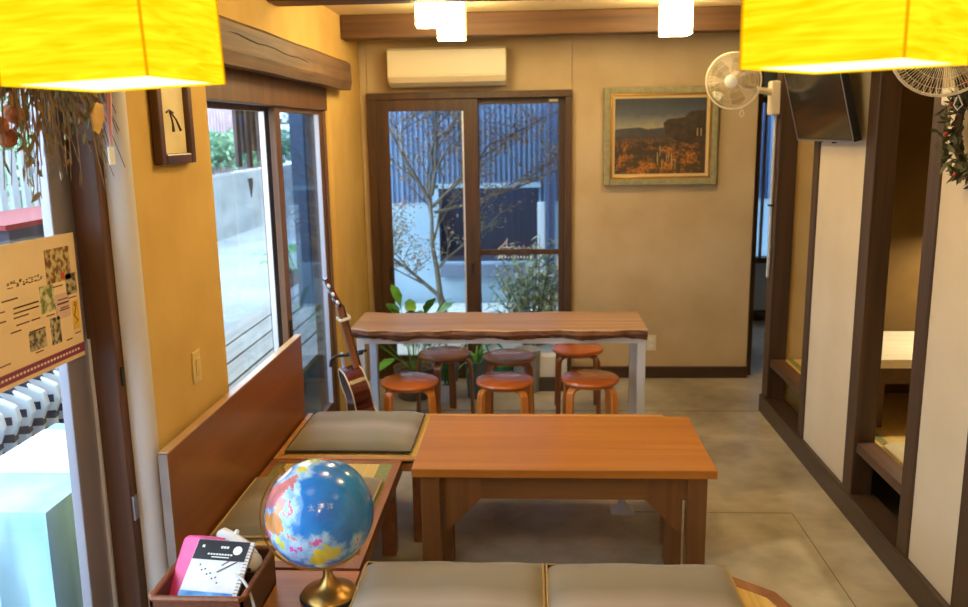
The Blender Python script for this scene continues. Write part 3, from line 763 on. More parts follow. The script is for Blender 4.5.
# stand
gs = thing('guitar_stand', 'black tubular guitar stand with curved yoke holding the guitar neck', 'stand', (-.985, 4.52, 0))
MB().tube([(-.02, .03, .04), (-.045, .03, .30), (-.07, .02, .60)], .010, n=8).build('pole', steelw, gs, smooth=True)
Y0 = Vector((-.04, -.04, .60))
MB().tube([Y0+Vector(p) for p in ((-.075, -.035, -.055), (-.07, -.03, -.02), (-.045, -.015, .0), (0, 0, .0), (.04, .01, .0), (.08, .0, .01), (.10, -.03, .02))], .0085, n=8).build('yoke', blackm, gs, smooth=True)
MB().tube([Y0+Vector(p) for p in ((.0, .04, -.005), (.05, .04, .002), (.085, .03, .015), (.115, .01, .025))], .009, n=8).build('yoke_arm', blackm, gs, smooth=True)
for px_, py_ in ((-.05, -.17), (.17, -.07), (-.05, .17)):
    MB().tube([(-.02, .03, .14), (px_*.7, py_*.7, .05), (px_, py_, .01)], .009, n=8).build('leg', blackm, gs, smooth=True)
MB().tube([(-.02, .03, .12), (.03, -.03, .06), (.13, -.09, .062), (.18, -.12, .09)], .008, n=8).build('cradle_arm', blackm, gs, smooth=True)

# air conditioner ---------------------------------------------------------------
ac = thing('air_conditioner', 'cream wall-mounted air conditioner above the far sliding door', 'air conditioner', (-.566, 6.1, 2.21))
MB().prism([(0, -.115), (0, .135), (-.17, .135), (-.2, .11), (-.205, -.055), (-.185, -.085), (-.12, -.115)], -.40, .40, 'x').build('body', cream, ac, bevel=.008)
MB().box(-.398, .398, -.2085, -.2, -.045, .12).build('front_panel', cream, ac, bevel=.006)
MB().prism([(-.2, -.05), (-.207, -.054), (-.19, -.092), (-.175, -.092)], -.39, .39, 'x').build('air_flap', mat('flap_plastic', lin(210, 196, 164), rough=.4), ac)

# framed landscape painting
pc = thing('framed_painting', 'autumn landscape painting in ornate grey and gold frame on far wall', 'painting', (.888, 6.075, 1.737))
def frame(mb, w1, h1, w2, h2, y0, y1):
    mb.box(-w1, -w2, y0, y1, -h1, h1).box(w2, w1, y0, y1, -h1, h1).box(-w2, w2, y0, y1, h2, h1).box(-w2, w2, y0, y1, -h1, -h2)
    return mb
frame(MB(), .388, .332, .345, .289, -.03, .02).build('outer_frame', mat('frame_greygreen', lin(132, 128, 96), lin(156, 146, 108), rough=.5, scale=(30, 30, 30)), pc, bevel=.004)
frame(MB(), .346, .290, .330, .274, -.024, .02).build('gold_inset', gold, pc, bevel=.002)
frame(MB(), .330, .274, .312, .256, -.012, .02).build('liner', mat('liner', lin(206, 178, 128), rough=.7), pc)
def painting():
    m, N, L = new_mat('landscape_painting'); p = N['Principled BSDF']; p.inputs['Roughness'].default_value = .5
    tc = N.new('ShaderNodeTexCoord'); sp = N.new('ShaderNodeSeparateXYZ'); L.new(tc.outputs['Generated'], sp.inputs[0])
    nz = N.new('ShaderNodeTexNoise'); nz.inputs['Scale'].default_value = 9; nz.inputs['Detail'].default_value = 8; L.new(tc.outputs['Generated'], nz.inputs[0])
    ad = N.new('ShaderNodeMath'); ad.operation = 'MULTIPLY_ADD'; ad.inputs[1].default_value = .12; L.new(nz.outputs['Fac'], ad.inputs[0]); L.new(sp.outputs['Z'], ad.inputs[2])
    cr = N.new('ShaderNodeValToRGB'); e = cr.color_ramp.elements
    e[0].position = .05; e[0].color = lin(70, 54, 30); e[1].position = 1; e[1].color = lin(52, 58, 66)
    for pos, c in ((.45, (58, 44, 34)), (.64, (60, 60, 62)), (.67, (150, 140, 110)), (.74, (120, 120, 112)), (.85, (74, 80, 88))):
        q_ = e.new(pos); q_.color = lin(*c)
    L.new(ad.outputs[0], cr.inputs[0])
    # autumn foliage
    n2 = N.new('ShaderNodeTexNoise'); n2.inputs['Scale'].default_value = 5.5; n2.inputs['Detail'].default_value = 9; n2.inputs['Roughness'].default_value = .7; L.new(tc.outputs['Generated'], n2.inputs[0])
    lt_ = N.new('ShaderNodeMapRange'); lt_.inputs['From Min'].default_value = .5; lt_.inputs['From Max'].default_value = .3; L.new(sp.outputs['Z'], lt_.inputs['Value'])
    th = N.new('ShaderNodeMapRange'); th.inputs['From Min'].default_value = .48; th.inputs['From Max'].default_value = .56; L.new(n2.outputs['Fac'], th.inputs['Value'])
    ml = N.new('ShaderNodeMath'); ml.operation = 'MULTIPLY'; L.new(lt_.outputs[0], ml.inputs[0]); L.new(th.outputs[0], ml.inputs[1])
    n3 = N.new('ShaderNodeTexNoise'); n3.inputs['Scale'].default_value = 40; L.new(tc.outputs['Generated'], n3.inputs[0])
    c3 = N.new('ShaderNodeValToRGB'); c3.color_ramp.elements[0].position = .4; c3.color_ramp.elements[0].color = lin(112, 60, 20); c3.color_ramp.elements[1].position = .6; c3.color_ramp.elements[1].color = lin(186, 122, 40); L.new(n3.outputs['Fac'], c3.inputs[0])
    mx = N.new('ShaderNodeMix'); mx.data_type = 'RGBA'; L.new(ml.outputs[0], mx.inputs['Factor']); L.new(cr.outputs[0], mx.inputs['A']); L.new(c3.outputs[0], mx.inputs['B'])
    L.new(mx.outputs['Result'], p.inputs['Base Color'])
    return m
MB().box(-.313, .313, -.002, .01, -.257, .257).build('canvas', painting(), pc)
rk = mat('painted_cliff', lin(44, 34, 26), lin(66, 50, 34), rough=.6, scale=(20, 20, 20))
MB().prism([(.03, .02), (.02, .09), (.05, .115), (.16, .125), (.20, .165), (.30, .175), (.31, .175), (.31, .0), (.22, -.06), (.10, -.03)], -.004, -.002, 'y').build('painted_cliff', rk, pc)
MB().prism([(-.31, .045), (-.26, .055), (-.14, .062), (-.08, .045), (-.02, .055), (.03, .06), (.03, .0), (-.31, .0)], -.0045, -.0022, 'y').build('painted_hills', mat('painted_hills', lin(58, 56, 58), lin(72, 72, 76), rough=.6), pc)
rnd = random.Random(9); ptm = mat('painted_trunks', lin(180, 160, 110), rough=.6)
for i in range(9): x = rnd.uniform(-.02, .12); z = rnd.uniform(-.2, -.08); MB().box(x, x+.003, -.006, -.003, z-.04, z+.03).build('painted_trunk', ptm, pc)
for x in (.25, .275): MB().box(x, x+.006, -.006, -.003, .0, .05).build('painted_trunk', ptm, pc)
# small dark frame on left wall
fr = thing('framed_picture', 'small deep dark-framed picture with cream face on the left wall', 'picture', (-1.198, 2.83, 1.855))
frm = mat('dark_frame', lin(66, 34, 26), lin(84, 46, 34), rough=.35)
q = MB(); H1, W1_ = .155, .142
q.box(0, .03, -W1_, -W1_+.04, -H1, H1).box(0, .03, W1_-.04, W1_, -H1, H1).box(0, .03, -W1_+.04, W1_-.04, -H1, -H1+.035).box(0, .03, -W1_+.04, W1_-.04, H1-.035, H1)
q.build('frame', frm, fr, bevel=.006)
MB().box(0.002, .012, -W1_+.03, W1_-.03, -H1+.03, H1-.03).build('face', mat('cream_face', lin(226, 208, 158), lin(216, 196, 144), rough=.6), fr)
q = MB(); q.tube([(.014, -.02, .02), (.014, .0, -.02), (.014, .0, -.05)], [.002, .003, .006], n=5); q.tube([(.014, -.02, .02), (.014, .03, -.01), (.014, .06, -.045)], [.002, .003, .005], n=5); q.tube([(.014, -.045, .012), (.014, -.02, .02), (.014, .01, .012)], .003, n=5)
q.build('ink_marks', mat('ink_brown', lin(70, 50, 36), rough=.6), fr)
# switch and outlet
sw = thing('light_switch', 'cream light switch plate on yellow left wall', 'switch', (-1.2, 2.885, .985))
slab_round(MB(), -.034, .034, -.058, .058, 0, .006, r=.006)
q = MB(); q.box(0, .007, -.034, .034, -.058, .058); q.build('plate', mat('switch_plastic', lin(222, 196, 130), rough=.4), sw, bevel=.003)
MB().box(.007, .011, -.015, .015, -.03, .03).build('rocker', mat('switch_rocker', lin(214, 186, 120), rough=.4), sw, bevel=.002)
ou = thing('wall_outlet', 'white double power outlet low on the far wall', 'outlet', (.862, 6.1, .262))
MB().box(-.035, .035, -.006, 0, -.058, .058).build('plate', cream, ou, bevel=.002)
for z in (-.022, .022): MB().box(-.014, .014, -.009, -.006, z-.014, z+.014).build('socket', white, ou, bevel=.002)

# television ---------------------------------------------------------------------
tv = thing('television', 'black flat television tilted down high on the right partition', 'television', (1.425, 4.285, 1.722), (0, R(-14.5), 0))
MB().box(-.018, .018, -.40, .40, 0, .49).build('housing', blackm, tv, bevel=.004)
MB().box(-.0195, -.018, -.388, .388, .012, .478).build('screen', mat('screen', lin(14, 13, 12), rough=.12, coat=.5), tv)
q = MB()
q.box(-.0205, -.0175, -.401, -.396, 0, .49).box(-.0205, -.0175, .396, .401, 0, .49).box(-.0205, -.0175, -.40, .40, -.001, .006)
q.build('bezel', alu, tv)
MB().box(.018, .05, -.12, .12, .02, .36).box(.04, .062, -.06, .06, .03, .12).build('wall_bracket', blackm, tv)
for y in (-.1, .1): MB().box(-.01, .01, y-.012, y+.012, -.012, 0).build('clip', blackm, tv)

# wall fans -----------------------------------------------------------------------
fanw = mat('fan_plastic', lin(228, 216, 190), rough=.35)
blade_m = glass('fan_blade', (.80, .76, .66, 1))
def make_fan(label, loc, aim, mount):
    t = thing('wall_fan', label, 'fan', loc, group=None)
    F_ = Vector(aim).normalized(); rot = F_.to_track_quat('Z', 'Y').to_matrix().to_4x4()
    wires = MB(); wires.M = rot
    RR = .155
    for dz, sc in ((.0, 1.0),):
        wires.tube([(RR*math.cos(a), RR*math.sin(a), 0) for a in [2*PI*k/36 for k in range(36)]], .005, n=6, closed=True)
    for k in range(96):
        a = 2*PI*k/96; c, s_ = math.cos(a), math.sin(a)
        wires.tube([(.03*c, .03*s_, .045), (.09*c, .09*s_, .042), (.14*c, .14*s_, .022), (RR*c, RR*s_, 0)], .0009, n=3)
        if k % 2: wires.tube([(.03*c, .03*s_, -.06), (.10*c, .10*s_, -.05), (.14*c, .14*s_, -.028), (RR*c, RR*s_, 0)], .0009, n=3)
    for rr_ in (.06, .10, .13):
        wires.tube([(rr_*math.cos(a), rr_*math.sin(a), .043 if rr_ < .09 else (.037 if rr_ < .12 else .028)) for a in [2*PI*k/30 for k in range(30)]], .001, n=3, closed=True)
    wires.build('guard', fanw, t)
    b_ = MB(); b_.M = rot; b_.lathe([(0, .040), (.034, .040), (.036, .047), (.03, .052), (0, .053)], n=24); b_.build('badge', white, t, smooth=True)
    for k in range(5):
        b_ = MB(); b_.M = rot @ Matrix.Rotation(2*PI*k/5, 4, 'Z') @ Matrix.Rotation(R(18), 4, 'X')
        b_.prism([(.02, -.015), (.07, -.045), (.125, -.05), (.138, 0), (.12, .04), (.06, .03), (.02, .015)], -.001, .001)
        b_.build('blade', blade_m, t)
    b_ = MB(); b_.M = rot; b_.lathe([(0, -.15), (.03, -.148), (.045, -.13), (.05, -.07), (.03, -.05), (.028, .0), (0, .01)], n=20); b_.build('motor', fanw, t, smooth=True)
    back = rot @ Vector((0, 0, -.12)); mt = Vector(mount)-Vector(loc)
    MB().tube([back, back*.5+mt*.5+Vector((0, 0, -.02)), mt], [.02, .02, .022], n=10).build('arm', fanw, t, smooth=True)
    MB().box(mt.x-.035, mt.x+.022, mt.y-.045, mt.y+.045, mt.z-.13, mt.z+.07).build('wall_mount', fanw, t, bevel=.012)
    q_ = MB(); p0 = rot @ Vector((.05, -RR-.0, 0)); q_.tube([p0, p0+Vector((.015, 0, -.03)), p0+Vector((0, 0, -.045)), p0+Vector((-.012, 0, -.03)), p0+Vector((-.004, 0, -.005))], .0022, n=5); q_.build('pull_ring', white, t)
    return t
make_fan('white wall fan left of television, on the far end post', (1.135, 5.03, 2.045), (-.45, -.85, -.10), (1.44, 5.28, 1.985))
make_fan('white wall fan partly hidden behind the right paper lamp', (1.27, 2.80, 2.03), (-.30, -.90, -.15), (1.44, 3.06, 1.98))
q = MB().tube([(1.453, 5.30, 1.86), (1.452, 5.30, 1.5), (1.454, 5.30, 1.0), (1.453, 5.30, .88)], .010, n=8)
cd = thing('cable_cover', 'pale cable running down the far end post beneath the wall fan', 'cable', (0, 0, 0))
q.build('conduit', mat('conduit', lin(190, 192, 196), rough=.4), cd, smooth=True)
MB().box(1.435, 1.465, 5.288, 5.312, 1.315, 1.327).build('clip', blackm, cd)

# wreath ------------------------------------------------------------------------------
wr = thing('dried_wreath', 'leafy wreath with dark red berries hanging on the right panel', 'wreath', (1.44, 2.895, 1.775))
rnd = random.Random(11)
MB().tube([(0, .14*math.cos(a), .14*math.sin(a)) for a in [2*PI*k/30 for k in range(30)]], .014, n=8, closed=True).build('ring', mat('twig', lin(88, 62, 40), rough=.8), wr)
berrym = mat('berry', lin(140, 34, 24), lin(180, 60, 40), rough=.4, scale=(20, 20, 20)); q = MB()
for i in range(420):
    a = rnd.uniform(0, 2*PI); r_ = .14+rnd.gauss(0, .02); p = Vector((rnd.uniform(-.04, .012), r_*math.cos(a), r_*math.sin(a)))
    d = Vector((rnd.uniform(-1, .2), rnd.uniform(-1, 1), rnd.uniform(-1, 1))); q.leaf(p, d, rnd.uniform(.03, .055), .018, (rnd.uniform(-1, 1), rnd.uniform(-1, 1), 1))
    if i % 21 == 0: MB().ball(p+Vector((-.02, 0, 0)), .008, n=5).build('berry', berrym, wr, smooth=True)
q.build('leaves', mat('wreath_leaf', lin(44, 50, 28), lin(86, 84, 50), rough=.6, scale=(20, 20, 20)), wr)

# lamps -------------------------------------------------------------------------------
def paper():
    m, N, L = new_mat('lamp_paper')
    N.remove(N['Principled BSDF'])
    e = N.new('ShaderNodeEmission')
    tc = N.new('ShaderNodeTexCoord'); mp = N.new('ShaderNodeMapping'); mp.inputs['Scale'].default_value = (6, 6, 75)
    nz = N.new('ShaderNodeTexNoise'); nz.inputs['Scale'].default_value = 1; nz.inputs['Detail'].default_value = 3; nz.inputs['Distortion'].default_value = .8
    L.new(tc.outputs['Object'], mp.inputs[0]); L.new(mp.outputs[0], nz.inputs[0])
    cr = N.new('ShaderNodeValToRGB'); el = cr.color_ramp.elements
    el[0].position = .33; el[0].color = (1.0, .50, .0, 1); el[1].position = .68; el[1].color = (1.0, .76, .012, 1)
    L.new(nz.outputs['Fac'], cr.inputs[0]); L.new(cr.outputs[0], e.inputs['Color']); e.inputs['Strength'].default_value = PAPER
    L.new(e.outputs[0], N['Material Output'].inputs[0])
    return m
PAPER = 1.3
paperm = paper()
frm_y = emis('lamp_edge', (1.0, .42, .0, 1), .85)
diff = emis('lamp_diffuser', (1.0, .82, .42, 1), 2.2)
cordm = mat('lamp_cord', lin(40, 34, 28), rough=.6)
def pendant(label, loc, rz, tilt=(0, 0), group='yellow paper pendant lamps'):
    t = thing('pendant_lamp', label, 'pendant lamp', loc, (R(tilt[0]), R(tilt[1]), R(rz)), group)
    s_ = .15; h = .30
    q = MB()
    for (x0, x1, y0, y1) in ((-s_, s_, -s_, -s_+.002), (-s_, s_, s_-.002, s_), (-s_, -s_+.002, -s_, s_), (s_-.002, s_, -s_, s_)): q.box(x0, x1, y0, y1, 0, h)
    q.build('shade', paperm, t)
    for sx in (-1, 1):
        for sy in (-1, 1): MB().box(sx*s_-.002, sx*s_+.002, sy*s_-.002, sy*s_+.002, 0, h).build('corner_rod', frm_y, t)
    MB().box(-s_+.004, s_-.004, -s_+.004, s_-.004, .004, .008).build('diffuser', diff, t)
    MB().tube([(0, 0, .18), (0, 0, ZC-loc[2]-.02)], .004, n=6).build('cord', cordm, t)
    MB().lathe([(0, ZC-loc[2]-.03), (.045, ZC-loc[2]-.03), (.05, ZC-loc[2]), (0, ZC-loc[2])], n=20).build('ceiling_rose', cream, t)
    return t
def lampos(u, v, d):  # corner of the lamp seen at image column u, row v, given distance
    return None
# right lamp: near corner (x .70,y 1.36)
cmd_lamps = []
FW = Vector((-math.sin(.0574706)*math.cos(.198952), math.cos(.0574706)*math.cos(.198952), -math.sin(.198952)))
RT0 = Vector((math.cos(.0574706), math.sin(.0574706), 0)); UP0 = RT0.cross(FW)
ROLL = -.01635
RT = math.cos(ROLL)*RT0+math.sin(ROLL)*UP0; UP = -math.sin(ROLL)*RT0+math.cos(ROLL)*UP0
yaw = math.degrees(.05747)
def lamp_at(u, v, z, left_deg, right_deg):
    d = FW+RT*((u-484)/854.97)-UP*((v-303.5)/854.97); k = (z-1.791)/d.z; c = Vector((0, 0, 1.791))+d*k
    th = math.degrees(.0574706)
    a = R(th+left_deg); b_ = R(th-right_deg)
    return c+.15*(Vector((-math.sin(a), math.cos(a), 0))+Vector((-math.sin(b_), math.cos(b_), 0)))
p = lamp_at(904, 58, 1.898, 43, 47); pendant('yellow paper box lamp hanging at the top right', (p.x, p.y, 1.898), 43+yaw)
p = lamp_at(148, 79, 1.893, 80, 10); pendant('yellow paper box lamp hanging at the top left', (p.x, p.y, 1.893), -10+yaw, tilt=(0, -2))

cubee = emis('cube_lamp_glow', (1.0, .765, .38, 1), 38)
def cube_lamp(label, loc, group='small cube ceiling lamps'):
    t = thing('ceiling_lamp', label, 'ceiling lamp', loc, (0, 0, R(3)), group)
    MB().box(-.078, .078, -.078, .078, -.215, -.02).build('shade', cubee, t, bevel=.004)
    q = MB()
    for sx in (-1, 1):
        for sy in (-1, 1): q.box(sx*.079-.003, sx*.079+.003, sy*.079-.003, sy*.079+.003, -.218, -.01)
    for sx in (-1, 1):
        q.box(sx*.079-.002, sx*.079+.002, -.079, .079, -.202, -.198); q.box(-.079, .079, sx*.079-.002, sx*.079+.002, -.202, -.198)
    q.build('frame', mat('lamp_frame', lin(170, 140, 90), rough=.5), t)
    MB().box(-.06, .06, -.06, .06, -.02, 0).build('ceiling_base', cream, t)
    return t
L0 = cube_lamp('small glowing cube ceiling lamp in front of the air conditioner', (-.45, 5.05, ZC))
dup(L0, (.815, 5.08, ZC), label='small glowing cube ceiling lamp between painting and paper lamp')
dup(L0, (-.49, 4.42, ZC), label='topmost glowing cube ceiling lamp, only its lower edge in view')
dup(L0, (.62, 3.0, ZC), label='added unseen cube lamp above the wooden table')  # extra copy out of frame, added for more room light
dup(L0, (-.40, 3.0, ZC), label='added unseen cube lamp above the near benches')  # also out of frame, added to brighten the room
for q_ in ((.2, .2), (.2, -1.0)): dup(L0, (q_[0], q_[1], ZC), label='added unseen cube lamp at the viewer end of the room')  # unseen copies added behind the camera to light the room
tl = thing('hanging_lamp', 'dark cone lamp hanging low over the table in the tatami room', 'pendant lamp', (2.30, 4.16, 1.30))
MB().lathe([(.16, 0), (.05, .16), (.02, .18), (.018, .178), (.045, .155), (.155, 0), (.16, 0)], n=28, caps=False).build('shade', blackm, tl, smooth=True)
MB().ball((0, 0, .07), .04, n=8).build('bulb', emis('bulb_glow', (1, .84, .55, 1), 800), tl, smooth=True)
MB().tube([(0, 0, .17), (0, 0, ZC-1.30)], .004, n=6).build('cord', cordm, tl)
dup(L0, (2.45, 5.0, ZC), label='unseen cube lamp inside the far tatami room')  # unseen copy lighting the far tatami room

# plants & pots behind stools -----------------------------------------------------------
def pot_plant(label, loc, pot_r, pot_h, pm_, kind, lm_, seed, n=14, L_=.35, w_=.03, name='potted_plant'):
    t = thing(name, label, 'plant', loc)
    MB().lathe([(0, 0), (pot_r*.72, 0), (pot_r*.8, .01), (pot_r, pot_h*.95), (pot_r*1.03, pot_h), (pot_r*.93, pot_h), (pot_r*.9, pot_h*.88), (0, pot_h*.87)], n=28).build('pot', pm_, t, smooth=True)
    MB().lathe([(0, pot_h*.86), (pot_r*.88, pot_h*.86), (pot_r*.5, pot_h*.9), (0, pot_h*.91)], n=20).build('soil', soil, t, smooth=True)
    rn = random.Random(seed); q = MB()
    for i in range(n):
        a = 2*PI*i/n*2.4+rn.uniform(-.3, .3); el_ = rn.uniform(.5, 1.35)
        d = Vector((math.cos(a)*math.cos(el_), math.sin(a)*math.cos(el_), math.sin(el_)))
        base = Vector((math.cos(a)*.02, math.sin(a)*.02, pot_h*.9)); LL = L_*rn.uniform(.7, 1.1)
        if kind == 'spider': q.leaf(base, d, LL, w_, (0, 0, 1), bend=.55)
        elif kind == 'sword': q.leaf(base, Vector((d.x*.35, d.y*.35, 1)), LL, w_, (math.cos(a), math.sin(a), 0))
        else:
            tip = base+d*LL*.75; q.tube([base, base+d*LL*.4+Vector((0, 0, .02)), tip], .003, n=4); q.leaf(tip, d+Vector((0, 0, -.35)), LL*.45, w_*2.2, (0, 0, 1), bend=.4)
    q.build('leaves', lm_, t, smooth=False)
    return t
whitepot = mat('white_pot', lin(206, 206, 210), lin(188, 190, 196), rough=.4)
brownpot = mat('brown_pot', lin(112, 98, 86), lin(90, 78, 68), rough=.6)
bluepot = mat('bluegrey_pot', lin(92, 118, 130), lin(76, 100, 112), rough=.5)
pot_plant('tall leafy plant in wide brown pot behind the guitar', (-.81, 5.62, 0), .14, .22, brownpot, 'broad', leafg, 1, n=22, L_=.56, w_=.042)
pot_plant('snake plant in a small white pot between the stools', (-.57, 5.52, 0), .065, .13, whitepot, 'sword', leafd, 2, n=9, L_=.24, w_=.04)
pot_plant('low plant in a blue-grey pot behind the snake plant', (-.60, 5.84, 0), .08, .17, bluepot, 'broad', leafd, 5, n=10, L_=.22, w_=.04)
pot_plant('spider plant with arching light leaves under the long table', (-.38, 5.62, 0), .08, .26, bluepot, 'spider', leafg, 3, n=26, L_=.30, w_=.016)
wc = thing('watering_can', 'teal green watering can behind the stools', 'watering can', (-.24, 5.92, 0))
teal = mat('teal_plastic', lin(30, 140, 116), rough=.35)
MB().lathe([(0, 0), (.085, 0), (.09, .02), (.085, .2), (.05, .235), (0, .24)], n=24).build('body', teal, wc, smooth=True)
MB().tube([(.08, 0, .05), (.13, 0, .14), (.17, 0, .25)], [.014, .011, .009], n=8).build('spout', teal, wc, smooth=True)
MB().tube([(-.06, 0, .2), (-.09, 0, .29), (-.02, 0, .32), (.05, 0, .24)], .008, n=8).build('handle', teal, wc, smooth=True)
pot_e = thing('planter', 'empty pale grey cylindrical planter under the long table', 'planter', (-.04, 5.78, 0))
MB().lathe([(0, 0), (.085, 0), (.09, .01), (.095, .29), (.1, .3), (.09, .3), (.085, .26), (0, .26)], n=28).build('pot', mat('palegrey_pot', lin(166, 172, 182), lin(150, 156, 166), rough=.5), pot_e, smooth=True)
sb = thing('storage_box', 'small white box on a dark base beside the far door frame', 'box', (.14, 5.82, 0))
MB().box(-.10, .10, -.06, .06, .10, .25).build('box', white, sb, bevel=.006)
MB().box(-.11, .11, -.07, .07, 0, .10).build('base', mat('box_base', lin(70, 62, 58), rough=.5), sb, bevel=.004)

# hallway beyond ------------------------------------------------------------------------
hallm = mat('hall_wall', lin(196, 204, 214), lin(184, 192, 204), rough=.8, scale=(2, 2, 2))
hw = MB(); hw.box(.9, 2.0, 8.0, 8.12, 0, ZC).box(2.0, 3.45, 8.0, 8.12, 0, .55).box(2.9, 3.45, 8.0, 8.12, .55, ZC).box(2.0, 2.9, 8.0, 8.12, 2.05, ZC)
struct(hw.build('wall_hall', hallm))
struct(MB().box(1.40, 1.50, 6.25, 8.0, 0, ZC).build('wall_passage', hallm))
struct(MB().box(1.50, 3.4, 7.98, 8.0, 0, .10).build('baseboard_hall', basex))
struct(MB().box(1.50, 1.60, 6.16, 6.25, 0, ZC).build('trim_6', postw))
WH = struct(bpy.data.objects.new('window_2', None)); col.objects.link(WH)
frame_ = MB().box(2.0, 2.06, 7.96, 8.1, .55, 2.05).box(2.84, 2.9, 7.96, 8.1, .55, 2.05).box(2.0, 2.9, 7.96, 8.1, .55, .60).box(2.0, 2.9, 7.96, 8.1, 2.0, 2.05)
frame_.build('window_frame', postw, WH); MB().box(2.05, 2.85, 8.03, 8.036, .6, 2.0).build('pane', winglass, WH)
MB().box(2.10, 2.125, 7.99, 8.02, .6, 2.0).build('sash_bar', alu, WH)

# poster -----------------------------------------------------------------------------------
po = thing('poster', 'pale event poster with small pictures and purple footer on near glass door', 'poster', (-1.334, 2.41, 1.522), (R(-1.2), 0, 0))
# local: y negative toward camera side, z down
PW, PH = .56, .365
ppm = mat('poster_paper', lin(232, 204, 160), lin(226, 196, 152), rough=.6, scale=(5, 5, 5))
MB().box(0, .0015, -PW, 0, -PH, 0).build('sheet', ppm, po)
def pq(y, z, w_, h_, name, m_, e_=.0022):
    return MB().box(.0015, e_, -y-w_, -y, -z-h_, -z).build(name, m_, po)
pur = mat('poster_purple', lin(128, 52, 84), rough=.5)
pq(0, .325, PW, .028, 'footer_band', pur)
autumn = mat('poster_photo', lin(116, 70, 36), lin(196, 178, 120), rough=.5, scale=(60, 60, 60), lo=.42, hi=.58)
greenp = mat('poster_photo_green', lin(118, 124, 60), lin(206, 196, 150), rough=.5, scale=(50, 50, 50), lo=.42, hi=.58)
greyp = mat('poster_photo_grey', lin(70, 62, 54), lin(186, 170, 130), rough=.5, scale=(60, 60, 60), lo=.42, hi=.58)
yell = mat('poster_yellow', lin(226, 180, 70), rough=.5)
pinkp = mat('poster_pink', lin(214, 176, 160), rough=.6)
ink = mat('poster_ink', lin(110, 74, 52), rough=.6)
pq(.035, .035, .125, .095, 'photo', autumn); pq(.012, .115, .055, .06, 'photo', greyp); pq(.13, .13, .07, .075, 'photo', greenp); pq(.115, .225, .05, .075, 'photo', greyp)
pq(.012, .195, .035, .085, 'yellow_panel', yell); pq(.055, .165, .075, .07, 'pink_panel', pinkp); pq(.19, .245, .08, .05, 'photo', greyp)
MB().box(.0022, .003, -.085, -.070, -.125, -.108).build('red_figure', mat('poster_red', lin(206, 60, 50), rough=.5), po)
q = MB()
q.tube([(.003, -.030, -.215), (.003, -.036, -.205), (.003, -.03, -.2), (.003, -.024, -.207), (.003, -.03, -.215)], .0012, n=4); q.tube([(.003, -.03, -.217), (.003, -.04, -.24), (.003, -.022, -.255), (.003, -.036, -.262)], .0014, n=4)
rnd = random.Random(5)
for i in range(12):   # headline strokes
    y = .18+i*.0135; z = .095
    for s_ in range(3): a, c = rnd.uniform(0, .009), rnd.uniform(0, .016); q.box(.0015, .0024, -y-a-.0022, -y-a, -z-c-.003, -z-c); q.box(.0015, .0024, -y-.009, -y-rnd.uniform(0, .004), -z-c-.0022, -z-c)
for i in range(26):
    y, z = rnd.choice([.06, .19, .21, .26, .3, .36]), rnd.choice([.04, .055, .14, .152, .165, .178, .19, .21, .225, .24, .3])
    q.box(.0015, .0023, -y-rnd.uniform(.03, .07), -y, -z-.0035, -z)
for (y, z, l_) in ((.085, .14, .05), (.02, .183, .04), (.14, .213, .04), (.065, .18, .05), (.065, .192, .055), (.065, .204, .04), (.014, .29, .03)): q.box(.0022, .003, -y-l_, -y, -z-.003, -z)
q.build('print_marks', ink, po)
q = MB()
for i in range(30): q.box(.0022, .003, -.03-i*.016-.009, -.03-i*.016, -.342, -.336)
q.build('footer_lettering', cream, po)

# dried swag over the near door ---------------------------------------------------------------
sg = thing('dried_swag', 'dried flower and twig swag hanging beside the near glass door', 'swag', (-1.23, 2.17, 2.09))
rnd = random.Random(21)
q = MB(); q2 = MB(); q3 = MB()
for i in range(170):
    a = Vector((rnd.uniform(-.02, .03), rnd.uniform(-.28, .22), rnd.uniform(-.02, .03)))
    L1 = rnd.uniform(.15, .44)
    fan = (a.y)/.28
    d = Vector((rnd.uniform(-.08, .12), fan*.45+rnd.uniform(-.30, .25), -1)).normalized()
    m1 = a+d*L1*.5+Vector((0, rnd.uniform(-.03, .03), 0)); e_ = a+d*L1
    e_.x = max(-.06, e_.x)
    q.tube([a, m1, e_], [.0028, .002, .001], n=4)
    for k in range(2):
        t_ = rnd.uniform(.3, 1); p = a.lerp(e_, t_); dd = d+Vector((rnd.uniform(-.5, .5), rnd.uniform(-.9, .9), rnd.uniform(-.4, .6)))
        (q2 if rnd.random() < .6 else q3).leaf(p, dd, rnd.uniform(.02, .06), rnd.uniform(.006, .016), (1, rnd.uniform(-1, 1), rnd.uniform(-1, 1)))
q.build('twigs', mat('dry_twig', lin(92, 66, 40), lin(128, 98, 62), rough=.9, scale=(20, 20, 20)), sg)
q2.build('dry_leaves', mat('dry_leaf', lin(110, 78, 44), lin(150, 120, 72), rough=.8, scale=(15, 15, 15)), sg)
q3.build('green_leaves', mat('dry_green', lin(74, 86, 50), lin(112, 118, 70), rough=.8, scale=(15, 15, 15)), sg)
for i in range(9): MB().ball((rnd.uniform(-.02, .03), rnd.uniform(-.3, -.12), rnd.uniform(-.34, -.12)), rnd.uniform(.014, .03), n=6).build('dried_bloom', bloomm if i else (bloomm := mat('dry_bloom', lin(130, 62, 30), lin(170, 96, 50), rough=.9, scale=(40, 40, 40), bump=.6)), sg)
MB().prism([(.0, .0), (.035, .035), (.07, .03), (.075, -.005), (.035, -.05), (.01, -.04)], .045, .050, 'x').build('gold_ornament', mat('ornament', lin(206, 160, 60), lin(170, 120, 40), rough=.4, scale=(30, 30, 30)), sg)
for o_ in kids(sg):
    if o_.name.startswith('gold_ornament'): o_.location = (0, .12, -.24)
MB().box(.045, .048, .20, .235, -.375, -.325).build('paper_tag', white, sg)
